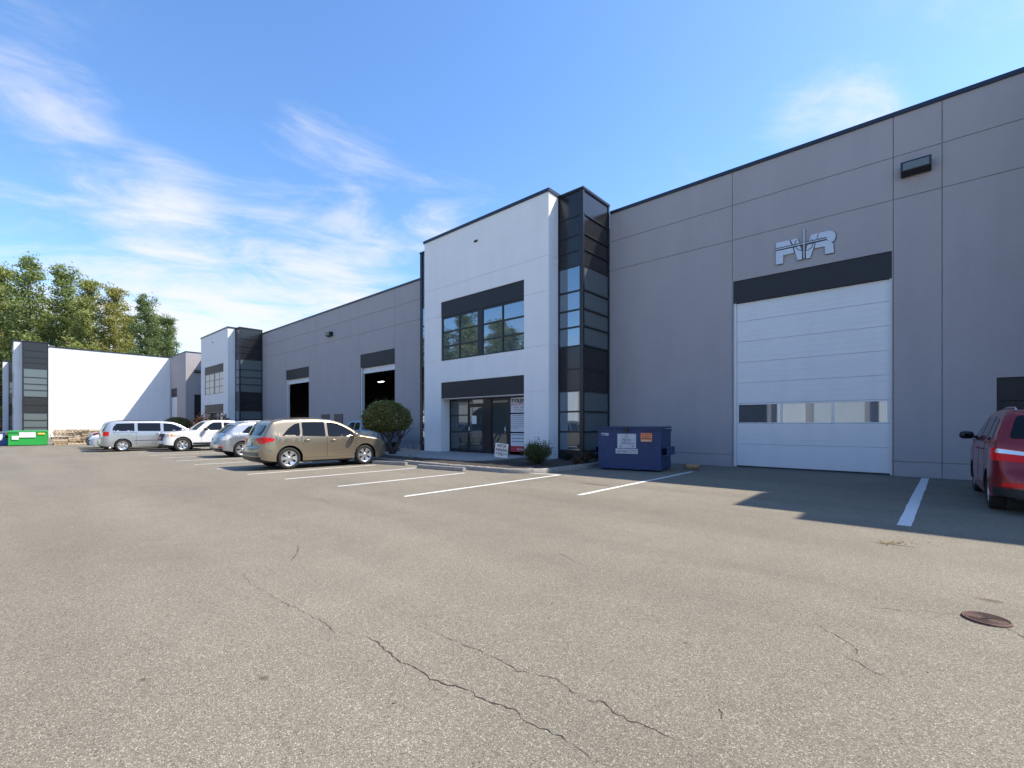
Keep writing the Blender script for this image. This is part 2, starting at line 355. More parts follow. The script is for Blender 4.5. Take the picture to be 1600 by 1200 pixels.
ROWS = [(10.93, 9.95, 'towerpanel'), (9.95, 9.18, 'towerpanel'), (9.18, 8.55, 'towerpanel'), (8.55, 7.93, 'towerpanel'), (7.93, 6.91, 'glass'), (6.91, 6.15, 'glass'), (6.15, 5.46, 'glass'), (5.46, 4.69, 'glass'),
        (4.69, 3.77, 'towerpanel'), (3.77, 2.88, 'towerpanel'), (2.88, 2.04, 'glass'), (2.04, 1.22, 'glass'), (1.22, .45, 'glass'), (.45, 0.02, 'charcoal')]
def tower(parent, x0, x1, yf, yb, exposed=1, H=10.93, front=True):
    """glazed corner tower between x0 and x1, front at yf; exposed = +1 right side seen, -1 left side seen"""
    xe = x1 if exposed > 0 else x0; ex = exposed
    f = MB(); k = .06
    f.box(x0+.12, x1-.12, yf+.12, yb, 0, H-.05)                                # solid core behind the glazing
    f.box(x0-.015, x1+.03, yf-.03, yb, H, H+.08)                                 # cap
    cx0, cx1 = (xe-.17, xe) if ex > 0 else (xe, xe+.17)
    f.box(cx0, cx1, yf, yf+.10, 0, H)                                          # corner post
    ox = x0 if ex > 0 else x1
    f.box(*sorted((ox, ox+ex*k)), yf, yf+.10, 0, H)
    f.box(*sorted((xe, xe-ex*.10)), yb-.09, yb-.002, 0, H)
    a0, a1 = sorted((ox+ex*k, xe-ex*.17)); s0, s1 = yf+.10, yb-.09
    for i, (zt, zb, m) in enumerate(ROWS):
        f.box(a0, a1, yf+.005, yf+.10, zt-.035, zt+(.035 if i else 0))           # front mullion
        f.box(*sorted((xe+ex*.012, xe-ex*.10)), s0, s1, zt-.035, zt+(.035 if i else 0))
    t = f.build('tower', M['frame'], parent)
    for i, (zt, zb, m) in enumerate(ROWS):
        nm = 'pane' if 'glass' in m else 'spandrel_panel'
        mm = m
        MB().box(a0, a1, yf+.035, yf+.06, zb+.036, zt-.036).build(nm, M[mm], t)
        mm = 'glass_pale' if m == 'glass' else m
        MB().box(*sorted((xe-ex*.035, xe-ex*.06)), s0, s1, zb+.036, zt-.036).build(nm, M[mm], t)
    return t
def white_box(parent, x0, x1, yf, yb, H=10.98, entrance=True, pane_reflections=False):
    w0, w1 = x0+1.35, x1-1.31
    ops = [(w0, w1, 4.71, 7.68)] + ([(w0, w1, 0, 3.63)] if entrance else [])
    zs = [0, 2.9, 4.76, 6.98, 8.41, H]
    wall_y(parent, yf, [x0, x1], zs, ops, 'white_wall', .010, 'white_wall')
    wall_x(parent, x1+.001, [yf+.031, yb], zs, 'white_wall', .010, 'white_wall', 1)
    wall_x(parent, x0-.001, [yf+.031, yb], zs, 'white_wall', .010, 'white_wall', -1)
    c = MB(); c.box(x0-.05, x1+.05, yf-.05, yf+.30, H, H+.13); c.box(x1-.28, x1+.05, yf+.30, yb, H, H+.13); c.box(x0-.05, x0+.28, yf+.30, yb, H, H+.13); c.build('cap_flashing', M['flash'], parent)
    MB().box(x0+.3, x1-.3, yf+.302, yb+.5, H-.35, H-.1).build('roof', M['roof'], parent)
    MB().box(w0+.4*(w1-w0)+.25, w0+.4*(w1-w0)+.46, yf-.05, yf-.001, 10.05, 10.13).build('scupper', M['charcoal'], parent)
    # window band: dark header, two groups of two by three panes
    MB().box(w0, w1, yf+.03, yf+.14, 6.90, 7.68).build('header_panel', M['charcoal'], parent)
    f = MB(); k = .05; y0, y1 = yf+.06, yf+.15; mid = (w0+w1)/2+.02
    f.box(w0, w0+k, y0, y1, 4.71, 6.899); f.box(w1-k, w1, y0, y1, 4.71, 6.899); f.box(mid-.17, mid+.17, y0-.01, y1, 4.71, 6.899)
    groups = ((w0+k, mid-.17), (mid+.17, w1-k)); zl = [4.71, 5.43, 6.15, 6.899]
    for a, b in groups:
        for z in (4.71+.035, 5.43, 6.15, 6.899-.035): f.box(a, b, y0, y1, z-.034, z+.034)
        m = (a+b)/2
        for z0, z1 in ((4.779, 5.396), (5.464, 6.116), (6.184, 6.831)): f.box(m-.035, m+.035, y0+.002, y1, z0, z1)
    win = f.build('window', M['frame'], parent)
    for a, b in groups:
        m = (a+b)/2
        for c0, c1 in ((a, m-.035), (m+.035, b)):
            for z0, z1 in ((4.779, 5.396), (5.464, 6.116), (6.184, 6.831)): MB().box(c0, c1, y0+.04, y0+.05, z0, z1).build('pane', M['glass'], win)
    if pane_reflections:
        for a, b in groups:
            MB().box(a, b, y0+.02, y0+.03, 4.78, 6.83).build('blind', M['blind'], win)  # cream sheet before the panes, a bright reflection put into its colour
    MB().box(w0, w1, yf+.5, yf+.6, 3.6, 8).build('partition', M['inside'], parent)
    if entrance:
        MB().box(w0, w1, yf+.03, yf+.56, 2.83, 3.63).build('header_panel', M['charcoal'], parent)
        MB().box(w0+.01, w1-.01, yf+.06, yf+.55, 2.795, 2.829).build('soffit', M['white_wall'], parent)
        for a, b in ((w0-.28, w0), (w1, w1+.28)): MB().box(a, b, yf+.302, yf+.9, 0, 3.6).build('jamb', M['white_wall'], parent)
    return w0, w1
def storefront(parent, w0, w1, y):
    """entrance glazing: side light, door, pillar, door, sign panel"""
    k = .05; z1 = 2.79
    X = [w0, w0+1.42, w0+2.46, w0+3.01, w0+4.04, w0+4.19, w1]
    f = MB()
    f.box(X[0], X[0]+k, y, y+.1, .15, z1); f.box(X[0]+k, X[6], y, y+.1, z1-.06, z1); f.box(X[1]-k, X[1]-.001, y, y+.1, .15, z1-.06); f.box(X[2], X[3], y-.02, y+.1, .15, z1-.06); f.box(X[4], X[5], y, y+.1, .15, z1-.06); f.box(X[6]-k, X[6], y, y+.1, .15, z1-.06)
    f.box(X[0]+k, X[1]-k, y+.002, y+.1, .15, .33)
    for z in (1.16, 1.99): f.box(X[0]+k, X[1]-k, y+.002, y+.1, z-.03, z+.03)
    for a, b in ((X[1], X[2]), (X[3], X[4])): f.box(a, b, y+.002, y+.1, 2.46, 2.54)
    fr = f.build('storefront', M['frame'], parent)
    for z0, zz in ((.33, 1.13), (1.19, 1.96), (2.02, z1-.06)): MB().box(X[0]+k, X[1]-k, y+.04, y+.05, z0, zz).build('pane', M['glass_dark'], fr)
    for a, b in ((X[1], X[2]), (X[3], X[4])):
        MB().box(a, b, y+.04, y+.05, 2.54, z1-.06).build('pane', M['glass_dark'], fr)
        d = MB(); d.box(a+.004, a+.075, y+.01, y+.06, .17, 2.455); d.box(b-.075, b-.004, y+.01, y+.06, .17, 2.455); d.box(a+.075, b-.075, y+.01, y+.06, .17, .30); d.box(a+.075, b-.075, y+.01, y+.06, 2.37, 2.455)
        dd = d.build('door', M['frame'], parent)
        MB().box(a+.075, b-.075, y+.03, y+.04, .30, 2.37).build('pane', M['glass_dark'], dd)
        h = MB(); xx = a+.11 if a == X[1] else b-.11
        h.tube([(xx, y+.01, 1.05), (xx, y-.05, 1.07), (xx, y-.06, 1.25), (xx, y-.05, 1.42), (xx, y+.01, 1.44)], .016, 8); h.build('door_handle', M['chrome'], dd)
    MB().box(X[1]+.22, X[1]+.55, y+.015, y+.028, 1.55, 1.95).build('notice', M['white_trim'], fr)
    return X, fr
def hall(parent):
    """roof, floor and far walls that keep the inside dark"""
    MB().box(-67.2, 25, P0+.30, 52, 9.9, 10.15).build('roof', M['roof'], parent)
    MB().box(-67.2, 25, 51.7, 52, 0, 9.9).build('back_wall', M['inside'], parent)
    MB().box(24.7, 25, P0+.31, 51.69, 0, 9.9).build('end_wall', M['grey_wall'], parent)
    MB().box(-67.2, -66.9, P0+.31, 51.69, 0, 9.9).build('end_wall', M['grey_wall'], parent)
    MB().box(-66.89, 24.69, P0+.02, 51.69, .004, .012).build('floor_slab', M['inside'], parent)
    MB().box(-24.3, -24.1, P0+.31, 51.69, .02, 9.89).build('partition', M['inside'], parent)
    b = MB()
    for k in range(6): b.box(-66.5, -24.35, 21+k*5, 21.25+k*5, 8.6, 9.2)
    b.build('roof_beam', M['inside'], parent)
def door_section(parent, x0, x1, y, z0, z1, ribs=3, m='door_white', name='door_section'):
    """one section of an overhead door: steel skin with shallow pressed grooves"""
    pr = [(y, z0+.004)]
    for i in range(1, ribs+1):
        z = z0+(z1-z0)*i/(ribs+1); pr += [(y, z-.012), (y+.003, z-.006), (y+.003, z+.006), (y, z+.012)]
    pr += [(y, z1-.012), (y+.008, z1-.003), (y+.05, z1-.003), (y+.05, z0+.004)]
    n = len(pr); V = [(x0, a, b) for a, b in pr] + [(x1, a, b) for a, b in pr]
    return MB().add(V, [tuple(range(n-1, -1, -1)), tuple(range(n, 2*n))] + [(i, n+i, n+(i+1) % n, (i+1) % n) for i in range(n)]).build(name, M[m], parent)

# ================================================================ the warehouse
WH = empty('warehouse_building', (0, 0, 0)); tag(WH, 'long grey warehouse with white entrance boxes, glazed corner towers and loading doors', 'building')
ZS = [0, .43, 8.14, 9.39, 10.58]
D0 = (-4.99, -.60, 0, 6.65); PD = (1.53, 2.62, 0, 2.75)
wall_y(WH, P0, [-9.985, -5.02, -.57, .48, 3.45], ZS, [D0, PD], 'grey_wall')
D1 = (-30.47, -26.10, 0, 6.62); D2 = (-43.45, -38.8, 0, 6.5)
wall_y(WH, P0, [-49.1, -43.5, -38.78, -37.5, -31.94, -30.74, -26.07, -20.6], ZS, [D1, D2], 'grey_wall')
wall_y(WH, P0, [14.2, 25.0], ZS, [], 'grey_wall')
wall_y(WH, P0, [-67.2, -60.4], ZS, [], 'grey_wall')
for a, b in ((-9.95, 3.42), (-49.07, -20.63), (14.2, 25), (-67.2, -60.4)):
    MB().box(a, b, P0-.05, P0+.36, 10.581, 10.70).build('cap_flashing', M['flash'], WH)
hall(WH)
for (bx0, bx1, t0, t1) in ((-19.36, -11.22, -20.59, -9.99), (-59.2, -50.33, -60.4, -49.1), (4.68, 12.8, 3.45, 14.03)):
    main = bx0 > -30 and bx0 < 0
    w0, w1 = white_box(WH, bx0, bx1, 14.83, P0+.2, pane_reflections=bx0 < -50)
    tower(WH, bx1+.002, t1, 15.47, P0, 1); tower(WH, t0, bx0-.002, 15.47, P0, -1)
    X, SF = storefront(WH, w0, w1, 15.39)
    if main: EX, ESF = X, SF
# front loading door (shut)
y = P0+.12
MB().box(D0[0], D0[1], P0+.03, P0+.25, 5.86, 6.65).build('header_panel', M['charcoal'], WH)
dr = MB(); dr.box(D0[0], D0[0]+.09, P0+.06, P0+.25, 0, 5.859); dr.box(D0[1]-.05, D0[1], P0+.06, P0+.25, 0, 5.859)
OD = dr.build('overhead_door', M['door_white'], WH)
dx0, dx1 = D0[0]+.092, D0[1]-.052
zz = [.05, .82, 1.55, 2.27, 3.0, 3.73, 4.47, 5.2, 5.855]
for i in range(8):
    if i == 2: continue
    door_section(OD, dx0, dx1, y, zz[i], zz[i+1])
ws = MB(); ws.box(dx0, dx1, y, y+.05, 1.555, 1.585); ws.box(dx0, dx1, y, y+.05, 2.215, 2.265)
px = [dx0+.06, -3.50, -2.06, dx1-.06]
for a, b in ((dx0, px[0]), (px[1]-.035, px[1]+.035), (px[2]-.035, px[2]+.035), (px[3], dx1)): ws.box(a, b, y, y+.05, 1.585, 2.215)
ws.build('window_section', M['door_white'], OD)
for a, b in ((px[0], px[1]-.035), (px[1]+.035, px[2]-.035), (px[2]+.035, px[3])): MB().box(a, b, y+.025, y+.035, 1.585, 2.215).build('pane', M['glass'], OD)
MB().box(-3.47, -2.08, y-.006, y+.001, 1.0, 1.545).build('patch_plate', M['door_white'], OD)
MB().box(dx0, dx1, y-.01, y+.045, .012, .053).build('rubber_seal', M['black'], OD)
# open loading doors
for D, hb in ((D1, 5.66), (D2, 5.64)):
    MB().box(D[0], D[1], P0+.03, P0+.25, hb, D[3]).build('header_panel', M['charcoal'], WH)
    f = MB(); f.box(D[0], D[0]+.10, P0+.05, P0+.29, 0, hb); f.box(D[1]-.06, D[1], P0+.05, P0+.29, 0, hb)
    o = f.build('overhead_door', M['white_trim'], WH)
    door_section(o, D[0]+.1, D[1]-.06, P0+.2, hb-.42, hb-.01, 1)
# person door on the right with a dark panel over it
f = MB(); f.box(PD[0], PD[0]+.06, P0+.03, P0+.2, 0, 2.75); f.box(PD[1]-.06, PD[1], P0+.03, P0+.2, 0, 2.75); f.box(PD[0]+.06, PD[1]-.06, P0+.05, P0+.2, 2.14, 2.75)
d = f.build('side_door', M['charcoal'], WH)
MB().box(PD[0]+.06, PD[1]-.06, P0+.08, P0+.13, .02, 2.13).build('door_leaf', M['charcoal'], d)
for z in (2.36, 2.46): MB().box(PD[0]+.5, PD[0]+.57, P0+.02, P0+.05, z, z+.05).build('door_marker', M['white_trim'], d)
# brown service cabinets on the wall
for a, b in ((-36.44, -35.14), (-34.3, -33.0)):
    c = MB().box(a, b, P0-.06, P0-.001, .7, 2.36).build('service_panel', mat('brown_service_panel', (.10, .085, .075), .6, var=.1), WH, bevel=.01)
    MB().box(a+.05, b-.05, P0-.07, P0-.061, 1.5, 1.53).build('panel_seam', M['black'], c)
# projecting grey end bay and the shutter door in it
wall_y(WH, 15.3, [-75.19, -72.9, -67.5], [0, 8.14, 9.39, 10.5], [(-74.6, -71.6, 0, 6.3)], 'grey_wall', .02)
wall_x(WH, -67.499, [15.331, P0+.2], [0, 10.5], 'grey_wall', .02, thick=.28)
MB().box(-75.19, -67.46, 15.25, 15.65, 10.501, 10.61).build('cap_flashing', M['flash'], WH); MB().box(-67.8, -67.46, 15.66, P0+.5, 10.501, 10.61).build('cap_flashing', M['flash'], WH)
MB().box(-74.6, -71.6, 15.34, 15.6, 5.2, 6.3).build('header_panel', M['charcoal'], WH)
o = MB().box(-74.6, -74.5, 15.36, 15.6, 0, 5.199).build('overhead_door', M['white_trim'], WH)
for k in range(7): door_section(o, -74.49, -71.6, 15.42, .02+k*.737, .02+(k+1)*.737, 2)
MB().box(-67.49, -67.44, 16.2, 17.3, 0, 5.3).build('side_door', M['charcoal'], WH)

# ================================================================ the block beyond, standing forward
FB = empty('white_block', (-75.2, 3.8, 0)); tag(FB, 'white windowless end wall of the forward block with a dark corner tower', 'building')
before = set(bpy.data.objects)
wall_x(FB, -75.2, [3.8, 9.6, 15.33], [0, 5.2, 10.5], 'white_wall', .006, 'white_wall')
MB().box(-75.6, -75.15, 3.8, 15.65, 10.501, 10.62).build('cap_flashing', M['flash'], FB)
tower(FB, -76.45, -75.22, 1.75, 3.79, 1)
white_box(FB, -84.6, -76.452, 1.1, 3.9, entrance=True)
storefront(FB, -83.25, -77.77, 1.66)
wall_y(FB, 3.8, [-101, -92, -84.65], ZS, [(-91, -87, 0, 6.5)], 'grey_wall')
MB().box(-91, -87, 4.0, 4.2, 0, 6.5).build('overhead_door', M['charcoal'], FB)
MB().box(-101, -84.65, 3.75, 4.16, 10.581, 10.7).build('cap_flashing', M['flash'], FB)
tower(FB, -102.3, -101.05, .94, 3.79, 1)
white_box(FB, -110, -102.302, .36, 3.9, entrance=True)
MB().box(-104, -75.51, 4.2, 26, 9.9, 10.2).build('roof', M['roof'], FB)
MB().box(-104, -75.51, 25.7, 26, 0, 9.89).build('back_wall', M['grey_wall'], FB)
MB().box(-104, -103.7, 4.2, 25.69, 0, 9.89).build('end_wall', M['grey_wall'], FB)
for o in set(bpy.data.objects) - before:
    if o.parent is FB: o.location = (75.2, -3.8, 0)

# ================================================================ the building across the yard (seen only in the glass)
OB = empty('opposite_building', (0, -24, 0)); tag(OB, 'sunlit white and grey warehouse across the yard, mirrored in the door windows', 'building')
b = MB(); b.box(-70, 40, -24.3, -24, 0, 9.2); b.box(-70, 40, -50, -49.7, 0, 9.2); b.box(-70, 40, -49.7, -24.3, 8.9, 9.1); b.build('wall', M['grey_wall'], OB, loc=(0, 24, 0))
for k in range(12):
    x = -66 + k*9
    MB().box(x, x+2.6, -23.999, -23.2, 0, 9.6).build('white_pier', M['white_wall'], OB, loc=(0, 24, 0))
    MB().box(x+3.4, x+7.8, -23.999, -23.95, 0, 5).build('overhead_door', M['door_white'] if k % 3 == 0 else M['charcoal'], OB, loc=(0, 24, 0))
    MB().box(x+3.4, x+7.8, -23.999, -23.95, 5.6, 7.2).build('window', M['glass_dark'], OB, loc=(0, 24, 0))
# ================================================================ lettering helper
def text(name, body, size, m, parent, loc, rz=0, extrude=.002, width=None, shear=0, bold=0, align='LEFT'):
    cu = bpy.data.curves.new(name, 'FONT'); cu.body = body; cu.size = size; cu.extrude = extrude; cu.shear = shear; cu.offset = bold; cu.align_x = align; cu.resolution_u = 3
    t = bpy.data.objects.new(name, cu); COL.objects.link(t); bpy.context.view_layer.update()
    me = bpy.data.meshes.new_from_object(t); bpy.data.objects.remove(t); bpy.data.curves.remove(cu)
    if width:
        xs = [v.co.x for v in me.vertices]; k = width/(max(xs)-min(xs)); 
        for v in me.vertices: v.co.x *= k
    me.materials.clear(); o = mesh_obj(name, me, m, parent, loc); o.rotation_euler = (R(90), 0, rz); return o

# ================================================================ sign letters over the shut loading door
def wall_pt(px, py, y):
    u = (px-800)/FPX; d = y/(_c+_s*u); return (d*(-_s+_c*u), CAMH+(HZY-py)/FPX*d)
SG = empty('wall_sign', (-2.8, P0, 7.2)); tag(SG, 'metal letter emblem F V R crossed by bars above the white loading door', 'sign')
def zp(a, b): return wall_pt(1200+a/13.333, 340+b/13.333, P0)
def plate(pts, y0, y1, m, name):
    b = MB(); n = len(pts); P = [(x, y0, z) for x, z in pts] + [(x, y1, z) for x, z in pts]
    b.add(P, [tuple(range(n)), tuple(reversed(range(n, 2*n)))] + [(i, n+i, n+(i+1) % n, (i+1) % n) for i in range(n)]); o = b.build(name, m, SG); o.location = (2.8, -P0, -7.2); return o
def grow(pts, d):
    cx = sum(p[0] for p in pts)/len(pts); cz = sum(p[1] for p in pts)/len(pts); out = []
    for x, z in pts:
        l = math.hypot(x-cx, z-cz); out.append((x+(x-cx)/l*d, z+(z-cz)/l*d))
    return out
for q in ([(175,540),(450,482),(497,580),(175,652)], [(175,712),(525,638),(550,742),(325,795),(322,962),(172,990)], [(480,475),(620,440),(660,545),(520,570)],
          [(545,635),(670,598),(720,720),(712,882),(622,895)], [(862,500),(900,375),(1050,335),(1020,460)], [(830,575),(985,545),(885,850),(800,862),(795,720)],
          [(1065,330),(1300,280),(1370,295),(1415,350),(1410,430),(1380,495),(1320,520),(1230,470),(1220,415),(1035,455)],
          [(1000,535),(1230,480),(1320,520),(1365,545),(1378,740),(1195,768),(1185,610),(975,650)]):
    P = [zp(*p) for p in q]
    plate(P, P0-.06, P0-.012, M['logo'], 'letter_piece'); plate(grow(P, .018), P0-.0115, P0-.001, M['logo_dark'], 'letter_edge')
plate([zp(*p) for p in ((748,255),(770,255),(770,865),(748,865))], P0-.075, P0-.005, M['logo'], 'vertical_bar')
plate([zp(*p) for p in ((730,600),(745,600),(745,870),(730,870))], P0-.066, P0-.006, M['logo_dark'], 'letter_edge'); plate([zp(*p) for p in ((773,600),(788,600),(788,868),(773,868))], P0-.066, P0-.006, M['logo_dark'], 'letter_edge')
plate([zp(*p) for p in ((170,672),(1215,440),(1215,456),(170,690))], P0-.07, P0-.008, M['logo'], 'horizontal_bar')
for q in (((170,652),(1215,420),(1215,440),(170,670)), ((170,691),(1215,457),(1215,475),(170,708))): plate([zp(*p) for p in q], P0-.064, P0-.009, M['logo_dark'], 'letter_edge')
ring = []
for k in range(25):
    a = R(-35+k*250/24); ring.append((757+195*math.cos(a), 555+155*math.sin(a)-.05*195*math.cos(a)))
outer = [zp(*p) for p in ring]; inner = [zp(757+(p[0]-757)*.925, 555+(p[1]-555)*.915) for p in ring]
plate(outer + inner[::-1], P0-.068, P0-.061, M['logo_dark'], 'arc')

# ================================================================ wall lights
def wall_light(x, y, z, w, label, face='y'):
    t = empty('wall_light', (x, y, z)); tag(t, label, 'light', 'lights on the warehouse wall')
    h = w*.52
    prof = [(0, -h/2), (-.10, -h/2-.02), (-.30, -h*.30), (-.30, h/2), (0, h/2)]
    b = MB(); n = 5; b.add([(-w/2, a, c) for a, c in prof]+[(w/2, a, c) for a, c in prof], [tuple(range(n)), tuple(reversed(range(n, 2*n)))]+[(i, n+i, n+(i+1) % n, (i+1) % n) for i in range(n)])
    b.build('housing', M['frame'], t, bevel=.012)
    MB().box(-w/2+.05, w/2-.05, -.312, -.302, -h*.24, h/2-.05).build('lens', mat('lamp_lens', (.16, .165, .155), .2, metal=.3), t)
    if face == 'x': t.rotation_euler.z = R(90)
    return t
wall_light(-.07, P0, 8.87, .66, 'box wall light between joints at upper right of the shut loading door')
wall_light(-34.9, P0, 8.68, .66, 'box wall light high between the two open loading doors')
wall_light(-67.44, 16.5, 8.2, .66, 'small wall light on the far grey end bay', 'x')
# lamps hanging in the hall, seen lit through the open door
for i, (px_, py_, d_) in enumerate(((584.7, 580.7, 46.0), (595.3, 596.7, 58.0))):
    u = (px_-800)/FPX; x = d_*(-_s+_c*u); yv = d_*(_c+_s*u); z = CAMH+(HZY-py_)/FPX*d_
    t = empty('hall_lamp', (x, yv, z)); tag(t, ('nearer', 'farther')[i] + ' lit ceiling lamp inside the open loading door', 'lamp', 'lamps in the dark hall')
    MB().box(-.5, .5, -.15, .15, .03, .12).build('housing', M['white_trim'], t); MB().box(-.48, .48, -.13, .13, 0, .029).build('tube', M['lamp_on'], t)
    MB().box(-.01, .01, -.01, .01, .121, 9.9-z).build('hanger', M['black'], t)

# ================================================================ sign panel inside the entrance
sx0, sx1 = EX[5], EX[6]; sy = 15.39
SP = empty('window_poster', ((sx0+sx1)/2, sy, .4)); tag(SP, 'white company poster panels with red strip beside the entrance doors', 'poster')
off = (-(sx0+sx1)/2, -sy, -.4)
M['print'] = mat('dark_print', (.03, .03, .035), .6); M['print_grey'] = mat('grey_print', (.22, .22, .27), .6); M['poster_red'] = mat('poster_red', (.45, .03, .05), .5); M['poster'] = mat('poster_white', (.62, .62, .66), .5); M['print_red'] = mat('red_print', (.5, .06, .05), .6)
def pst(x0, x1, z0, z1, m, nm, y0=sy+.02, y1=sy+.05):
    o = MB().box(x0, x1, y0, y1, z0, z1).build(nm, M[m], SP); o.location = off
for z0, z1 in ((2.05, 2.73), (1.19, 1.99), (.56, 1.13)): pst(sx0+.01, sx1-.06, z0, z1, 'poster', 'panel')
pst(sx0+.01, sx1-.06, .30, .559, 'poster_red', 'red_strip')
def ptext(body, x, z, size, m, width=None, bold=0, shear=0):
    o = text('lettering', body, size, M[m], SP, (x+off[0], sy+.018+off[1], z+off[2]), extrude=.001, width=width, bold=bold, shear=shear); return o
ptext('FYREPRO', sx0+.06, 2.49, .24, 'print', 1.16, .008)
ptext('PROTECTION', sx0+.05, 2.38, .10, 'print_red', 1.1, .002); ptext('TEST  REPAIR', sx0+.16, 2.26, .075, 'print', .95)
rr = random.Random(5)
for z in (2.2, 2.13): pst(sx0+.2, sx0+.95, z-.008, z+.008, 'print_grey', 'small_print', sy+.018, sy+.0205)
for k, z in enumerate((1.92, 1.83, 1.74, 1.65, 1.55, 1.45, 1.36)):
    pst(sx0+.12, sx0+.12+rr.uniform(.35, .9), z-.012, z+.012, 'print_grey', 'small_print', sy+.018, sy+.0205)
    if k > 1: pst(sx0+.06, sx0+.09, z-.015, z+.015, 'print', 'small_print', sy+.018, sy+.0205)
for z in (1.06, .90, .76): pst(sx0+.08, sx0+rr.uniform(.8, 1.05), z-.02, z+.02, 'print_grey', 'small_print', sy+.018, sy+.0205)
ptext('fyrepro.ca', sx0+.40, .38, .14, 'white_trim', .75)

# ================================================================ kerbed bed, walkway, wheel stops
def arc(cx, cy, r, a0, a1, n=8): return [(cx+r*math.cos(R(a0+(a1-a0)*i/n)), cy+r*math.sin(R(a0+(a1-a0)*i/n))) for i in range(n+1)]
KP = [(-18.9, 13.4)] + [(-18.9, 10.75)] + [(-18.6, 10.45), (-15, 10.38), (-12, 10.3)] + [(-10.6, 10.42)] + arc(-9.95, 11.75, 1.3, -75, 0, 8) + [(-8.6, 14.0), (-8.62, 17.5)]
def offset_path(P, d):
    out = []
    for i, p in enumerate(P):
        a, b = P[max(i-1, 0)], P[min(i+1, len(P)-1)]; tx, ty = b[0]-a[0], b[1]-a[1]; l = math.hypot(tx, ty); out.append((p[0]-ty/l*d, p[1]+tx/l*d))
    return out
rk = random.Random(3)
def dense(P, st=.12):
    out = []
    for a, b in zip(P[:-1], P[1:]):
        n = max(1, int(math.hypot(b[0]-a[0], b[1]-a[1])/st)); out += [(a[0]+(b[0]-a[0])*i/n, a[1]+(b[1]-a[1])*i/n) for i in range(n)]
    return out+[P[-1]]
KD = dense(KP); KI = offset_path(KD, .16); KO = offset_path(KD, .02); V = []; F = []
for (ox, oy), (ix, iy), (mx, my) in zip(KD, KI, KO):
    j = lambda s=.007: rk.uniform(-s, s)
    V += [(ox+j(), oy+j(), 0), (mx+j(), my+j(), .11+j()), (mx+(ix-mx)*.25, my+(iy-my)*.25, .14+j()), (ix+j(), iy+j(), .14+j()), (ix, iy, .02)]
for i in range(len(KD)-1):
    for k in range(4): F.append((5*i+k, 5*i+5+k, 5*i+6+k, 5*i+k+1))
F += [(0, 1, 2, 3, 4)]
tag(MB().add(V, F, True).build('kerb', M['curb']), kind='structure')
bed = MB(); inner = KI + [(-8.8, 17.5), (-18.7, 17.5), (-18.7, 13.4)]
me = bed.poly([(x, y, .115) for x, y in inner]).mesh('planting_bed')
bm = bmesh.new(); bm.from_mesh(me); bmesh.ops.triangulate(bm, faces=bm.faces); bmesh.ops.subdivide_edges(bm, edges=bm.edges, cuts=5, use_grid_fill=True)
for v in bm.verts: v.co.z += .045*noise.noise(v.co*2.2)+.03*noise.noise(v.co*7)
bm.to_mesh(me); bm.free(); tag(mesh_obj('planting_bed', me, M['soil']), kind='structure')
tag(MB().prism([(-19.9, 12.0), (-16, 11.75), (-12.95, 11.9), (-12.5, 12.5), (-12.45, 15.45), (-19.0, 15.45), (-19.9, 14.8)], .0, .158).build('walkway', M['concrete'], bevel=.012), kind='structure')
tag(MB().box(-20.9, -19.3, 14.35, 14.6, 0, .24).build('kerb', M['curb'], bevel=.02), kind='structure')
for a, b, lab in (((-13.02, 9.72), (-10.95, 9.98), 'concrete wheel stop in the empty bay before the entrance'), ((-15.75, 9.62), (-14.15, 10.02), 'concrete wheel stop beside the front wheel of the gold car')):
    a, b = Vector((*a, 0)), Vector((*b, 0)); c = (a+b)/2; L_ = (b-a).length
    t = (b-a).normalized(); m = MB(); pr = [(-.085, .0), (-.085, .06), (-.06, .125), (.06, .125), (.085, .06), (.085, 0)]; n = 6
    m.add([(-L_/2, p, q) for p, q in pr]+[(L_/2, p, q) for p, q in pr], [tuple(range(n)), tuple(reversed(range(n, 2*n)))]+[(i, n+i, n+(i+1) % n, (i+1) % n) for i in range(n)])
    tag(m.build('wheel_stop', M['curb'], None, .012, c, math.atan2(t.y, t.x)), lab, 'wheel stop', 'wheel stops at the parking bays')
# man hole cover
MH = empty('manhole_cover', (.385, 5.05, 0)); tag(MH, 'round rusty iron utility cover set in the asphalt', 'manhole cover')
M['rust'] = mat('rusty_iron', (.105, .060, .046), .65, metal=.35, var=.25, vscale=25, bump=.4, bscale=90)
m = MB(); pr = [(.0, .012)]
for k in range(1, 8): r = k*.025; pr += [(r, .012), (r+.004, .018), (r+.012, .018), (r+.016, .012)]
pr += [(.196, .012), (.198, .004)]; m.lathe(pr, 48, smooth=False); m.build('lid', M['rust'], MH)
MH.scale = (.62, .62, .8)
MB().lathe([(.2, .003), (.202, .02), (.222, .02), (.228, .003)], 48).build('ring', M['rust'], MH); MB().obox((.0, .0, .019), (.03, .02, 0), (-.006, .009, 0), (0, 0, .0015)).build('lift_slot', M['black'], MH)
# lawn sign by the door
YS = empty('yard_sign', (-11.2, 11.95, .1), R(12)); tag(YS, 'small white yard sign with black writing on wire legs by the entrance', 'sign')
for s in (-.21, .21): MB().tube([(s, 0, 0), (s, 0, .5)], .006, 6).build('wire_leg', M['alloy'], YS)
MB().box(-.27, .27, -.012, -.007, .24, .74).build('sign_board', M['white_trim'], YS)
YS.rotation_euler.y = R(5)
for s, z, w in (('VISITOR', .60, .40), ('PARKING', .455, .46), ('ONLY', .31, .27)): text('lettering', s, .15, M['print'], YS, (-w/2, -.0125, z), extrude=.001, width=w, bold=.004)
for s in (-.20, .18): text('lettering', '*', .22, M['print'], YS, (s-.03, -.0125, .24), extrude=.001, bold=.01)

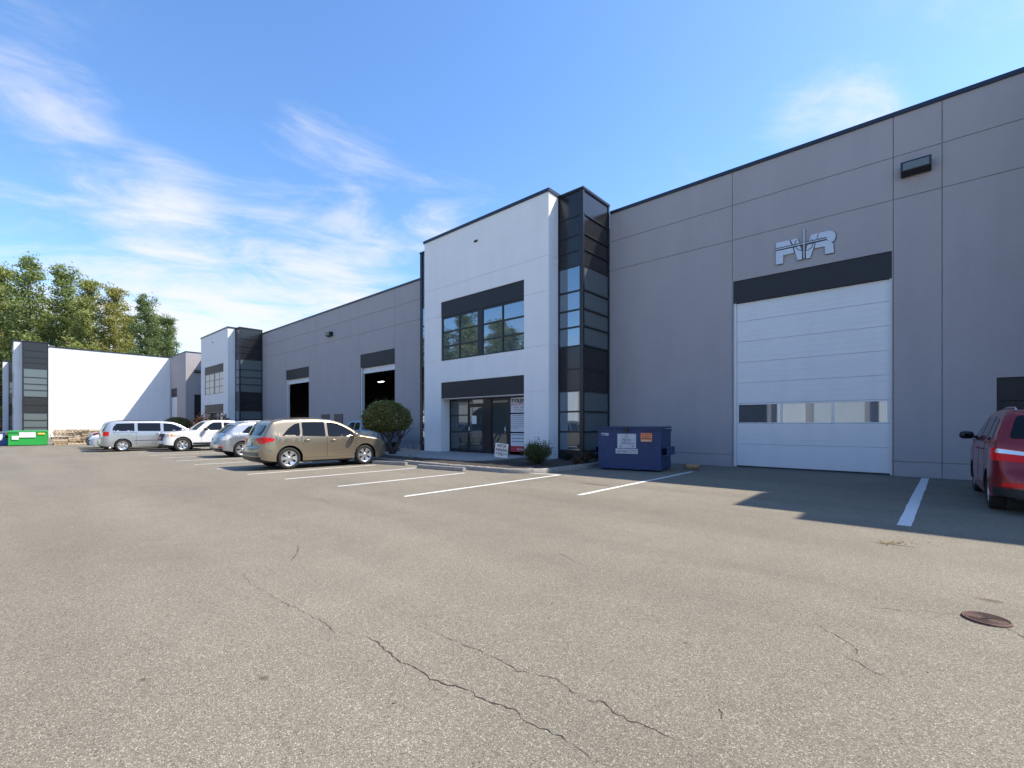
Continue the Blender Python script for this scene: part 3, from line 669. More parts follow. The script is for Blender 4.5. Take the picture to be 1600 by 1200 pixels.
# ================================================================ the blue waste container
def waste_bin(name, loc, rz, paint, lidm, label, grp=None, w=2.0, d=1.35, h=1.36):
    t = empty(name, loc, rz); tag(t, label, 'waste bin', grp)
    h0, h1 = h*.93, h*.93
    b = MB(); b.add([(-w/2,0,.05),(w/2,0,.05),(w/2,d,.05),(-w/2,d,.05),(-w/2,0,h0),(w/2,0,h0),(w/2,d,h1),(-w/2,d,h1)], [(0,3,2,1),(0,1,5,4),(1,2,6,5),(2,3,7,6),(3,0,4,7)])
    b.box(-w/2-.03, w/2+.03, -.03, .0, h0-.07, h0); b.box(-w/2-.03, w/2+.03, d, d+.03, h1-.07, h1); b.box(-w/2-.03, -w/2, 0, d, h0-.07, h0); b.box(w/2, w/2+.03, 0, d, h0-.07, h0)
    b.build('body', paint, t, bevel=.008)
    for s in (-1, 1):
        p = MB(); x0, x1 = (w/2+.001, w/2+.17) if s > 0 else (-w/2-.17, -w/2-.001)
        for z0, z1 in ((.52, .545), (.755, .78)): p.box(x0, x1, .15, d-.2, z0, z1)
        xo = x1 if s > 0 else x0; p.box(*sorted((xo, xo-s*.02)), .15, d-.2, .545, .755)
        p.build('fork_pocket', paint, t)
    for s in (-1, 1):
        l = MB(); x0, x1 = (-w/2-.02, -.006) if s < 0 else (.006, w/2+.02)
        l.add([(x0,-.05,h0+.005),(x1,-.05,h0+.005),(x1,d+.03,h1+.03),(x0,d+.03,h1+.03),(x0,-.05,h0+.05),(x1,-.05,h0+.05),(x1,d+.03,h1+.085),(x0,d+.03,h1+.085)], [(0,3,2,1),(4,5,6,7),(0,1,5,4),(1,2,6,5),(2,3,7,6),(3,0,4,7)])
        l.build('lid', lidm, t, bevel=.012)
    for sx in (-w/2+.12, w/2-.12):
        for yy in (.12, d-.12): MB().box(sx-.05, sx+.05, yy-.04, yy+.04, 0, .049).build('foot', M['black'], t)
    return t
M['bin_blue'] = mat('scuffed_blue_paint', (.012, .036, .125), .5, var=.35, vscale=5, bump=.15, bscale=9, stain=.2); M['lid_blue'] = mat('blue_lid', (.016, .032, .085), .55, var=.1)
DB = waste_bin('waste_container', (-7.11, 13.72, 0), R(10.5), M['bin_blue'], M['lid_blue'], 'large blue steel waste container with white label plates beside the grey wall', w=2.08, d=1.4, h=1.47)
def bl(x0, x1, z0, z1, m, nm, y0=-.016, y1=-.001): return MB().box(x0, x1, y0, y1, z0, z1).build(nm, M[m], DB)
M['label_plate'] = mat('worn_label', (.48, .50, .52), .5, var=.12, vscale=9); M['orange'] = mat('orange_label', (.72, .26, .10), .5, var=.3, vscale=22)
bl(-.37, .25, .74, 1.21, 'label_plate', 'label_plate'); bl(-.43, .31, .56, .72, 'label_plate', 'phone_plate'); bl(.40, .76, .96, 1.24, 'orange', 'warning_label')
text('lettering', 'Y7998', .13, M['label_plate'], DB, (-.94, -.002, 1.14), bold=.004, width=.27)
text('lettering', '604 864 2772', .13, M['print_grey'], DB, (-.39, -.0175, .595), bold=.003, width=.66)
M['print_blue'] = mat('blue_print', (.10, .11, .30), .6)
text('lettering', 'Martti', .17, M['print_blue'], DB, (-.22, -.0175, .955), shear=.3, width=.30); text('lettering', 'Abbotsford', .13, M['print_blue'], DB, (-.26, -.0175, .865), shear=.3, width=.46)
rg = MB(); 
for k in range(3):
    a0 = R(90+k*120+15); pts = [(-.06+.055*math.cos(a0+R(i*15)), -.018, 1.125+.055*math.sin(a0+R(i*15))) for i in range(7)]; rg.tube(pts, [.010]*6+[.018], 5)
rg.build('emblem', M['print_grey'], DB)
for x in (-.26, .14): MB().lathe([(0, -.018), (.022, -.018), (.022, -.0161)], 10, 'Y', (x, 0, .80)).build('bolt', M['print'], DB)
for k, z in enumerate((1.20, 1.13, 1.06, 1.0)): bl(.43, .73, z-.012, z+.012, ('print_red', 'print_red', 'print', 'label_plate')[k], 'small_print', -.0185, -.0162)
lk = MB(); lk.tube([(-.10, -.045, 1.40), (-.14, -.06, 1.33), (-.08, -.06, 1.27), (-.02, -.05, 1.31), (-.04, -.05, 1.40)], .014, 6); lk.box(-.11, -.01, -.075, -.051, 1.27, 1.42); lk.build('lock_hasp', M['black'], DB)
M['wood'] = mat('weathered_timber', (.36, .24, .13), .85, var=.35, vscale=7, bump=.5, bscale=30)
tag(MB().tube([(-5.95, 15.5, .09), (-5.55, 15.72, .09)], [.10, .09], 9).build('log', M['wood']), 'short cut log lying behind the blue waste container', 'log')
# ================================================================ bins and pallets far left
M['bin_green'] = mat('green_paint', (.02, .34, .05), .45, var=.12, vscale=3, stain=.1); M['lid_green'] = mat('green_lid', (.03, .36, .07), .5, var=.1); M['bin_blue2'] = mat('bright_blue_paint', (.02, .09, .30), .45, var=.12, vscale=3); M['lid_grey'] = mat('grey_lid', (.12, .13, .14), .6); M['yellow'] = mat('yellow_label', (.7, .5, .08), .5)
GB = waste_bin('waste_container', (*ground(44, 696.5)[:2], 0), R(86), M['bin_green'], M['lid_green'], 'bright green waste container with white labels left of the pallets', w=1.95, d=1.2, h=1.08)
BB = waste_bin('waste_container', (*ground(-4, 697)[:2], 0), R(84), M['bin_blue2'], M['lid_grey'], 'blue waste container with grey lid at the left edge', w=1.95, d=1.2, h=1.0)
for T_, rc in ((GB, ((-.45, .38, .60, .98, 'white_trim'), (-.8, -.46, .45, .72, 'white_trim'), (.48, .85, .80, .93, 'yellow'))), (BB, ((-.3, .25, .4, .85, 'white_trim'), (.40, .80, .74, .90, 'yellow')))):
    for x0, x1, z0, z1, m in rc: MB().box(x0, x1, -.046, -.032, z0, z1).build('label_plate', M[m], T_)
def pallet_mesh(seed, L_=1.2, W_=1.0):
    q = random.Random(seed); b = MB()
    for y0 in (0, W_/2-.02, W_-.045): b.box(0, L_, y0, y0+.045, .018, .108)
    for k in range(6): x0 = k*(L_-.12)/5+q.uniform(-.01, .01); b.box(x0, x0+.10+q.uniform(0, .03), -.005, W_+.005, .109, .142)
    for x0 in (0, L_/2-.05, L_-.1): b.box(x0, x0+.1, -.005, W_+.005, 0, .0175)
    return b.mesh('pallet')
pm = [pallet_mesh(i) for i in range(3)]
M['woods'] = [mat('pallet_timber', c, .85, var=.3, vscale=6) for c in ((.50, .38, .24), (.40, .28, .16), (.55, .45, .32))]
for i, m_ in enumerate(pm): m_.materials.append(M['woods'][i])
q = random.Random(11); ordn = ('bottom', 'second', 'third', 'fourth', 'fifth', 'sixth', 'seventh', 'top')
for s_, (bx, by) in enumerate((ground(83, 695.5)[:2], ground(106, 695)[:2], ground(129, 694.5)[:2])):
    nm = ('stack nearest the green container', 'middle stack of three', 'stack nearest the parked cars')[s_]; n = (8, 8, 8)[s_]
    for k in range(n):
        o = mesh_obj('pallet', pm[q.randrange(3)], None, None, (bx+q.uniform(-.06, .06), by+q.uniform(-.06, .06), k*.145), R(88+q.uniform(-5, 5)))
        tag(o, f'{ordn[k] if k < n-1 else "top"} wooden pallet of the {nm}', 'pallet', 'pallets stacked by the far white wall')
# a few dry leaves blown together on the asphalt
M['dryleaf'] = leaf_mat('dry_leaves', [(.25, .17, .05), (.34, .27, .08), (.12, .08, .03)], .1)
b = MB(); q = random.Random(2)
for k in range(70):
    p = ground(1372+abs(q.gauss(0, 28)), 848+q.gauss(1, 1.6)) if k < 60 else ground(q.uniform(100, 1550), q.uniform(800, 1100))
    a = q.uniform(0, 6.28); s_ = q.uniform(.008, .02); c, d = math.cos(a)*s_, math.sin(a)*s_
    b.add([(p.x-c, p.y-d, .006), (p.x+d*.5, p.y-c*.5, .012), (p.x+c, p.y+d, .007), (p.x-d*.5, p.y+c*.5, .014)], [(0, 1, 2, 3)])
tag(b.build('dry_leaves', M['dryleaf']), 'scattered dry leaves and grass tufts on the asphalt', 'leaves', kind='stuff')
# ================================================================ cars
def pchip(pts):
    X = [p[0] for p in pts]; Y = [p[1] for p in pts]; n = len(X)
    h = [X[i+1]-X[i] for i in range(n-1)]; dl = [(Y[i+1]-Y[i])/h[i] for i in range(n-1)]
    m = [dl[0]]
    for i in range(1, n-1):
        if dl[i-1]*dl[i] <= 0: m.append(0)
        else: w1, w2 = 2*h[i]+h[i-1], h[i]+2*h[i-1]; m.append((w1+w2)/(w1/dl[i-1]+w2/dl[i]))
    m.append(dl[-1])
    def f(x):
        if x <= X[0]: return Y[0]
        if x >= X[-1]: return Y[-1]
        lo = 0
        while X[lo+1] < x: lo += 1
        t = (x-X[lo])/h[lo]; t2, t3 = t*t, t*t*t
        return (2*t3-3*t2+1)*Y[lo]+(t3-2*t2+t)*h[lo]*m[lo]+(-2*t3+3*t2)*Y[lo+1]+(t3-t2)*h[lo]*m[lo+1]
    return f
class Shell:
    """car body as a surface: t runs along the length (rear to front), z up, half width w(t, z)"""
    def __init__(s, L, W, prof, sill, wheels, rw, belt=.98, tumble=.33, ra=None, cr=.30, lc=.55, edge=.07, bow=.12, crown=.03, shoulder=.03):
        s.L, s.W, s.rw, s.wheels = L, W, rw, wheels; s.zt = pchip(prof); s.sillf = pchip(sill); s.belt = belt; s.tumble = tumble
        s.ra = ra or rw+.055; s.cr, s.lc, s.edge, s.bow, s.crown, s.sh = cr, lc, edge, bow, crown, shoulder
    def zb(s, t):
        z = s.sillf(t)
        for c in s.wheels:
            d = abs(t-c)
            if d < s.ra: z = max(z, s.rw + math.sqrt(s.ra**2-d*d)) if d < s.ra*.999 else z
        return min(z, s.zt(t)-.02)
    def w(s, t, z):
        d = min(t, s.L-t); B = s.W/2
        if d < s.lc: q = (s.lc-d)/s.lc; B -= s.cr*(1-math.sqrt(max(0, 1-q*q*.98)))
        if z > s.belt: B -= s.sh*min(1, (z-s.belt)/.05)+(z-s.belt)*s.tumble
        else: B -= .10*max(0, (.52-z))**1.5+.03*max(0, z-.62)
        e = s.edge; k = z-(s.zt(t)-e)
        if k > 0: B -= e-math.sqrt(max(0, e*e-min(k, e)**2))
        return max(B, .05)
    def sh_x(s, t, y):
        d = min(t, s.L-t); f = max(0, 1-d/.9); q = (abs(y)/(s.W/2))**2*s.bow*f*f
        return q if t < s.L/2 else -q
    def side(s, t, z, g=1):
        y = s.w(t, z); return Vector((g*y, t+s.sh_x(t, y), z))
    def top(s, t, k):
        y = s.w(t, s.zt(t))*k; return Vector((y, t+s.sh_x(t, y), s.zt(t)-s.crown*k*k*(0.3 if min(t, s.L-t) < .3 else 1)))
    def end(s, y, z, rear=True):
        lo, hi = (0.0, .9) if rear else (s.L, s.L-.9)
        for i in range(26):
            m = (lo+hi)/2
            if s.zt(m) >= z and s.w(m, z) >= abs(y): hi = m
            else: lo = m
        return Vector((y, hi+s.sh_x(hi, y), z))
    def columns(s):
        T = set()
        n = int(s.L/.05)
        for i in range(n+1): T.add(round(s.L*i/n, 4))
        for i in range(26): q = .28*(i/25)**1.7; T.add(round(q, 4)); T.add(round(s.L-q, 4))
        for c in s.wheels:
            for i in range(31): T.add(round(c+s.ra*math.cos(PI*i/30), 4))
        return sorted(T)
    def body(s, name, m, parent):
        T = s.columns(); nr, nt = 13, 6; V = []; F = []; rows = []
        for t in T:
            b, z1 = s.zb(t), s.zt(t); r = []
            for i in range(nr):
                f = i/(nr-1); f = 1-(1-f)**1.35; r.append(s.side(t, b+(z1-b)*f))
            for j in range(1, nt+1): r.append(s.top(t, 1-j/nt))
            full = [Vector((p.x, p.y, p.z)) for p in r]+[Vector((-p.x, p.y, p.z)) for p in reversed(r[:-1])]
            rows.append(len(V)); V += [tuple(p) for p in full]; k = len(full)
        for a, b in zip(rows[:-1], rows[1:]):
            for i in range(k-1): F.append((a+i, a+i+1, b+i+1, b+i))
        me = bpy.data.meshes.new(name); me.from_pydata(V, [], F); me.polygons.foreach_set('use_smooth', [True]*len(F)); me.update()
        return mesh_obj(name, me, m, parent)
    def patch(s, kind, poly, off, name, m, parent, g=1, rear=True, n=16, rows=5):
        """a skin laid on the body: poly in (t,z) for sides, (y,z) for ends, (t,k) for the top"""
        poly = [(round(p[0], 4), p[1]) for p in poly]
        xs = sorted(set([round(min(p[0] for p in poly)+(max(p[0] for p in poly)-min(p[0] for p in poly))*i/n, 4) for i in range(n+1)]+[p[0] for p in poly]))
        def span(x):
            z = []
            for (a, b), (c, d) in zip(poly, poly[1:]+poly[:1]):
                if min(a, c)-1e-5 <= x <= max(a, c)+1e-5:
                    if abs(c-a) < 1e-9: z += [b, d]
                    else: z.append(b+(d-b)*(x-a)/(c-a))
            return (min(z), max(z))
        f = (lambda a, b: s.side(a, b, g)) if kind == 'side' else ((lambda a, b: s.end(a, b, rear)) if kind == 'end' else (lambda a, b: s.top(a, b)))
        V = []; F = []; h = .006
        for x in xs:
            lo, hi = span(x)
            for j in range(rows+1):
                b = lo+(hi-lo)*j/rows; p = f(x, b); u = f(x+h, b)-f(x-h, b); v = f(x, b+h)-f(x, b-h); nn = u.cross(v)
                nn = nn.normalized() if nn.length > 1e-9 else Vector((0, 0, 1))
                c = Vector((0, s.L/2, .8)) if kind != 'end' else Vector((0, s.L/2, p.z))
                if nn.dot(p-c) < 0: nn = -nn
                V.append(tuple(p+nn*off))
        r = rows+1
        for i in range(len(xs)-1):
            for j in range(rows): F.append((i*r+j, i*r+r+j, i*r+r+j+1, i*r+j+1))
        me = bpy.data.meshes.new(name); me.from_pydata(V, [], F); me.polygons.foreach_set('use_smooth', [True]*len(F)); me.update()
        if F:
            e = me.polygons[len(F)//2]; c = Vector((0, s.L/2, .8))
            if e.normal.dot(e.center-c) < 0: me.flip_normals()
        return mesh_obj(name, me, m, parent)
def rounded(poly, r=.05, n=3):
    out = []; m = len(poly)
    for i in range(m):
        p, a, b = Vector(poly[i]), Vector(poly[i-1]), Vector(poly[(i+1) % m]); q = min(r, (a-p).length*.45, (b-p).length*.45)
        s0, s1 = p+(a-p).normalized()*q, p+(b-p).normalized()*q
        for k in range(n+1): f = k/n; out.append(tuple((s0*(1-f)**2+p*2*f*(1-f)+s1*f*f)))
    return out
def wheel_meshes(r, wd, spokes, rimr, hole=.55):
    ty = MB(); h = wd/2
    ty.lathe([(rimr, -h*.8), (rimr+.02, -h), (r-.045, -h*1.02), (r-.012, -h*.86), (r, -h*.6), (r, h*.6), (r-.012, h*.86), (r-.045, h*1.02), (rimr+.02, h), (rimr, h*.8), (rimr, -h*.8)], 36, 'X')
    rm = MB(); rm.lathe([(rimr, h*.86), (rimr-.022, h*.86), (rimr-.03, h*.5), (rimr-.04, -h*.6)], 36, 'X')
    rm.lathe([(0, h*.72), (.05, h*.72), (.062, h*.60), (.062, h*.3)], 16, 'X')
    for k in range(spokes):
        a = 2*PI*k/spokes; u = Vector((0, math.cos(a), math.sin(a))); v = Vector((0, -math.sin(a), math.cos(a)))
        wi, wo = .030, rimr*PI/spokes*hole
        P = []
        for rad, ww, x0 in ((.045, wi, h*.66), (rimr*.55, (wi+wo)*.5, h*.60), (rimr-.02, wo, h*.78)):
            for sg in (-1, 1):
                P.append(Vector((x0, 0, 0))+u*rad+v*ww*sg)
            for sg in (-1, 1): P.append(Vector((x0-.03, 0, 0))+u*rad+v*ww*sg*1.05)
        rm.add(P, [(0, 1, 5, 4), (4, 5, 9, 8), (0, 4, 6, 2), (4, 8, 10, 6), (1, 3, 7, 5), (5, 7, 11, 9)])
    bk = MB(); bk.lathe([(0, -h*.1), (rimr-.03, -h*.1)], 24, 'X')
    return ty.mesh('tyre'), rm.mesh('rim'), bk.mesh('brake_disc')
def car(name, label, loc, rz, paint, S, spec):
    t = empty(name, loc, rz); tag(t, label, spec.get('cat', 'car'), 'vehicles parked in the yard')
    S.body('body', paint, t)
    L, W = S.L, S.W; gl = M['carglass']
    for poly in spec['side_windows']:
        for g in (1, -1): S.patch('side', rounded(poly, .04), .004, 'side_window', gl, t, g)
    for nm, (a, b, k) in (('windshield', spec['windshield']), ('rear_window', spec['rear_window'])):
        if a is None: continue
        S.patch('top', rounded([(a, -k*.97), (b, -k), (b, k), (a, k*.97)], .06), .005, nm, gl, t, n=20, rows=10)
    if spec.get('rear_glass_end'): S.patch('end', rounded(spec['rear_glass_end'], .07), .006, 'rear_window', gl, t, rear=True, n=20, rows=8)
    for rear, key, nm in ((True, 'tail', 'tail_light'), (False, 'head', 'headlight')):
        for poly, m in spec[key]:
            for g in (1, -1): S.patch('end', rounded([(x*g, z) for x, z in poly], .03), .007, nm, M[m], t, rear=rear, n=12, rows=6)
    for poly, m, nm in spec.get('side_patches', ()):
        for g in (1, -1): S.patch('side', rounded(poly, .03), .0045, nm, M[m] if isinstance(m, str) else m, t, g)
    for rear, poly, m, nm in spec.get('end_patches', ()):
        S.patch('end', rounded(poly, .03), .009 if nm != 'number_plate' else .015, nm, M[m] if isinstance(m, str) else m, t, rear=rear, n=20, rows=5)
    for a, b, k, m, nm in spec.get('top_patches', ()): S.patch('top', [(a, -k), (b, -k), (b, k), (a, k)], .006, nm, M[m], t, n=12, rows=6)
    for ln in spec['seams']:
        for g in (1, -1):
            P = []
            for (a, b), (c, d) in zip(ln[:-1], ln[1:]):
                n = max(2, int(math.hypot(c-a, d-b)/.06)); P += [(a+(c-a)*i/n, b+(d-b)*i/n) for i in range(n)]
            P.append(ln[-1]); m = MB(); m.tube([S.side(a, b, g)-Vector((g*.002, 0, 0)) for a, b in P], .0055, 5); m.build('door_seam', M['black'], t)
    for a, z in spec['handles']:
        for g in (1, -1):
            p = S.side(a, z, g); m = MB(); m.tube([p+Vector((0, -.10, 0)), p+Vector((g*.028, -.07, .004)), p+Vector((g*.030, .06, .004)), p+Vector((0, .10, 0))], [.012, .014, .014, .012], 6); m.build('door_handle', spec.get('handle_mat', paint), t)
    mt, mz = spec['mirror']
    for g in (1, -1):
        p = S.side(mt, mz, g); m = MB(); n = 9; V = []
        sec = [(-.095, .3), (-.08, .8), (-.03, 1), (.03, .95), (.08, .6), (.11, .18)]      # front is round, rear is flat
        for yy, k in sec:
            for i in range(n):
                a = 2*PI*i/n; ca, sa = math.cos(a), math.sin(a); ca = math.copysign(abs(ca)**.6, ca); sa = math.copysign(abs(sa)**.6, sa)
                V.append(p+Vector((g*(.17+.12*ca*k), yy+.02, .02+.085*sa*k)))
        m.add(V, [(i*n+j, i*n+(j+1) % n, (i+1)*n+(j+1) % n, (i+1)*n+j) for i in range(len(sec)-1) for j in range(n)]+[tuple(range(n)), tuple(range((len(sec)-1)*n, len(sec)*n))], True)
        m.tube([p-Vector((g*.02, 0, .02)), p+Vector((g*.10, .01, -.01))], .028, 6); m.build('mirror', spec.get('mirror_mat', paint), t)
    # under side, inner arches
    u = MB(); u.box(-W/2+.30, W/2-.30, .25, L-.25, .24, .62); u.box(-W/2+.07, W/2-.07, S.wheels[0]+S.ra+.04, S.wheels[1]-S.ra-.04, .22, .45)
    u.box(-W/2+.25, W/2-.25, .12, .5, .30, .5); u.box(-W/2+.25, W/2-.25, L-.5, L-.14, .26, .5)
    u.build('underbody', M['black'], t)
    for c in S.wheels:
        for g in (1, -1):
            V = []
            for i in range(17):
                a = PI*i/16; tt = c+(S.ra-.004)*math.cos(a); z = S.rw+(S.ra-.004)*math.sin(a); y = S.w(tt, min(z+.01, S.zt(tt)-.1))-.006; V += [(g*y, tt, z), (g*(W/2-.36), tt, z)]
            MB().add(V, [(2*i, 2*i+1, 2*i+3, 2*i+2) for i in range(16)], True).build('arch_liner', M['black'], t)
    ty, rm, bk = spec['wheel']; hw = spec['tyre_w']/2
    for c in S.wheels:
        for g in (1, -1):
            e = mesh_obj('wheel', ty, M['tyre'], t, (g*(W/2-hw-.025), c, S.rw)); 
            if g < 0: e.rotation_euler.z = PI
            mesh_obj('rim', rm, spec.get('rim_mat', M['alloy']), e); mesh_obj('brake_disc', bk, M['black'], e)
    if spec.get('rails'):
        a, b = spec['rails']
        for g in (1, -1):
            m = MB(); pts = []
            for i in range(9):
                q = a+(b-a)*i/8; p = S.top(q, .93); pts.append(Vector((g*p.x, p.y, p.z+(.045 if 0 < i < 8 else .0))))
            m.tube(pts, .014, 6); m.build('roof_rail', M['black'] if spec.get('rails_black') else M['alloy'], t)
    return t
def paint(name, c, metal=.5, rough=.32): return mat(name, c, rough, metal=metal, coat=.5, spec=.4)

M['guard'] = mat('grey_bumper_guard', (.10, .10, .105), .4, metal=.3)
# ---- gold crossover in the second bay
S = Shell(4.84, 1.97, [(0, .42), (.012, .60), (.05, .74), (.10, .80), (.15, 1.04), (.22, 1.16), (.34, 1.36), (.46, 1.56), (.56, 1.63), (1.0, 1.70), (1.9, 1.73), (2.45, 1.70), (2.85, 1.60), (3.25, 1.40), (3.62, 1.14), (3.80, 1.085), (4.2, 1.03), (4.55, .94), (4.70, .82), (4.79, .64), (4.84, .42)],
          [(0, .40), (.25, .33), (.6, .29), (1.6, .28), (3.3, .28), (4.4, .27), (4.84, .34)], (1.03, 3.78), .375, belt=1.07, tumble=.30, ra=.435, cr=.30, lc=.6)
gold = paint('champagne_gold_paint', (.31, .255, .18), .75, .3)
car('parked_car', 'champagne gold crossover parked nose in, nearest the entrance bed', (-16.86, 5.53, 0), R(-2.5), gold, S, dict(
    side_windows=[[(.80, 1.13), (1.40, 1.12), (1.40, 1.58), (1.22, 1.52), (1.02, 1.38)], [(1.48, 1.12), (2.27, 1.10), (2.27, 1.62), (1.48, 1.595)], [(2.36, 1.10), (3.47, 1.08), (3.30, 1.24), (2.98, 1.45), (2.72, 1.57), (2.36, 1.62)]],
    windshield=(2.88, 3.60, .90), rear_window=(None, 0, 0), rear_glass_end=[(-.62, 1.15), (.62, 1.15), (.56, 1.50), (-.56, 1.50)],
    tail=[([(.93, 1.10), (.93, .90), (.80, .86), (.46, .98), (.44, 1.06), (.66, 1.08)], 'redlight')], head=[([(.88, .92), (.9, .74), (.5, .66), (.45, .74)], 'clearlight')],
    side_patches=[([(.26, 1.10), (.30, .92), (.50, .96), (.55, 1.05)], 'redlight', 'tail_light'), ([(1.5, .305), (3.3, .305), (3.28, .37), (1.52, .37)], gold, 'rocker_trim'), ([(3.47, 1.09), (3.6, 1.09), (3.5, 1.19), (3.38, 1.24)], 'black', 'mirror_base')],
    end_patches=[(True, [(-.80, .48), (.80, .48), (.80, .60), (-.80, .60)], M['guard'], 'bumper_guard'), (True, [(-.16, .79), (.16, .79), (.16, .93), (-.16, .93)], 'plate', 'number_plate'), (False, [(-.55, .45), (.55, .45), (.55, .72), (-.55, .72)], 'black', 'grille'), (True, [(-.85, .36), (.85, .36), (.85, .45), (-.85, .45)], 'black', 'bumper_trim')],
    seams=[[(2.31, 1.09), (2.31, .36)], [(1.44, 1.10), (1.44, .95), (1.50, .84)], [(3.42, 1.06), (3.38, .5), (3.30, .36)], [(.30, 1.12), (.34, .86)], [(1.52, .38), (3.30, .38)], [(.42, .62), (.30, .70)]],
    handles=[(1.62, .98), (2.55, .96)], mirror=(3.30, 1.12), wheel=wheel_meshes(.375, .25, 6, .262), tyre_w=.25, rails=(.9, 2.3), rails_black=True))
# ---- silver fastback crossover
S = Shell(4.73, 1.85, [(0, .42), (.015, .62), (.07, .76), (.14, .92), (.24, 1.08), (.42, 1.24), (.66, 1.42), (.84, 1.56), (1.2, 1.64), (2.0, 1.68), (2.5, 1.64), (2.9, 1.50), (3.4, 1.20), (3.6, 1.08), (4.1, 1.00), (4.45, .90), (4.62, .76), (4.70, .6), (4.73, .42)],
          [(0, .38), (.3, .32), (.7, .27), (3.3, .27), (4.4, .26), (4.73, .34)], (.98, 3.70), .36, belt=1.02, tumble=.30, cr=.34, lc=.65)
silver = paint('silver_paint', (.40, .405, .41), .75, .28)
car('parked_car', 'silver fastback crossover parked behind the gold crossover', (-24.35, 6.55, 0), R(-1), silver, S, dict(
    side_windows=[[(.95, 1.14), (1.45, 1.08), (1.45, 1.48), (1.25, 1.42)], [(1.52, 1.08), (2.2, 1.06), (2.2, 1.55), (1.52, 1.53)], [(2.28, 1.06), (3.3, 1.04), (2.95, 1.32), (2.65, 1.5), (2.28, 1.55)]],
    windshield=(2.88, 3.48, .9), rear_window=(.30, .76, .82), tail=[([(.88, 1.0), (.88, .80), (.55, .78), (.50, .96)], 'clearlight'), ([(.80, .52), (.80, .46), (.62, .46), (.62, .52)], 'redlight')], head=[([(.85, .86), (.85, .72), (.5, .66), (.45, .78)], 'clearlight')],
    side_patches=[([(.28, 1.06), (.30, .84), (.52, .92), (.56, 1.02)], 'clearlight', 'tail_light')],
    end_patches=[(True, [(-.2, .62), (.2, .62), (.2, .74), (-.2, .74)], 'plate', 'number_plate'), (True, [(-.8, .36), (.8, .36), (.8, .44), (-.8, .44)], 'black', 'bumper_trim'), (False, [(-.5, .45), (.5, .45), (.5, .7), (-.5, .7)], 'black', 'grille')],
    seams=[[(2.24, 1.05), (2.24, .34)], [(1.48, 1.06), (1.48, .86)], [(3.28, 1.02), (3.22, .34)]], handles=[(1.66, .93), (2.5, .92)], mirror=(3.1, 1.08), wheel=wheel_meshes(.36, .24, 5, .25), tyre_w=.24, rails=(1.0, 2.3)))
# ---- white pickup, reversed in
def pickup(pm_, lab, loc, rz, L=5.4, W=1.89):
    S = Shell(L, W, [(0, .50), (.015, .64), (.03, .78), (.05, 1.16), (.10, 1.19), (1.62, 1.21), (1.66, 1.25), (1.72, 1.66), (1.84, 1.755), (2.5, 1.79), (2.95, 1.77), (3.25, 1.68), (3.75, 1.27), (3.86, 1.17), (4.4, 1.14), (5.0, 1.08), (5.22, 1.0), (5.31, .86), (5.36, .62), (5.4, .46)],
          [(0, .46), (.4, .42), (2, .38), (3.4, .38), (4.8, .36), (5.4, .40)], (1.22, 4.48), .39, belt=1.15, tumble=.28, ra=.46, cr=.20, lc=.45, edge=.05)
    return car('pickup_truck', lab, loc, rz, pm_, S, dict(cat='truck',
        side_windows=[[(1.86, 1.22), (2.42, 1.21), (2.42, 1.65), (1.92, 1.63)], [(2.52, 1.21), (3.52, 1.19), (3.12, 1.55), (2.95, 1.65), (2.52, 1.66)]],
        windshield=(3.28, 3.78, .9), rear_window=(1.675, 1.76, .75),
        tail=[([(.92, 1.10), (.92, .86), (.82, .86), (.82, 1.10)], 'redlight')] if 'white' in lab else [], head=[([(.92, 1.02), (.94, .84), (.62, .82), (.60, 1.0)], 'clearlight'), ([(.93, .98), (.94, .86), (.86, .86), (.86, .98)], 'amber'), ([(.88, .60), (.88, .50), (.70, .50), (.70, .60)], 'clearlight')],
        side_patches=[([(4.98, 1.0), (5.0, .86), (5.28, .86), (5.24, 1.0)], 'amber', 'headlight'), ([(1.7, .39), (4.0, .39), (4.0, .50), (1.7, .50)], 'black', 'rocker_trim')],
        end_patches=[(False, [(-.56, .62), (.56, .62), (.56, 1.0), (-.56, 1.0)], 'black', 'grille'), (False, [(-.6, .44), (.6, .44), (.6, .56), (-.6, .56)], 'alloy', 'bumper_trim'), (False, [(-.16, .7), (.16, .7), (.16, .86), (-.16, .86)], 'redlight' if 'white' in lab else 'chrome', 'badge')],
        top_patches=[(.12, 1.58, .86, 'black', 'bed_cover')],
        seams=[[(2.47, 1.19), (2.47, .5)], [(1.78, 1.2), (1.78, .5)], [(3.55, 1.16), (3.6, .5)], [(1.66, 1.2), (1.66, .5)]], handles=[(2.02, 1.06), (2.68, 1.05)], mirror=(3.38, 1.24), mirror_mat=M['black'] if 'white' in lab else None or pm_,
        wheel=wheel_meshes(.39, .26, 6, .255, .5), tyre_w=.26))
white = paint('white_car_paint', (.62, .62, .61), 0, .3)
pickup(white, 'white crew cab pickup backed in between minivan and silver crossover', (-31.85, 11.35, 0), PI)
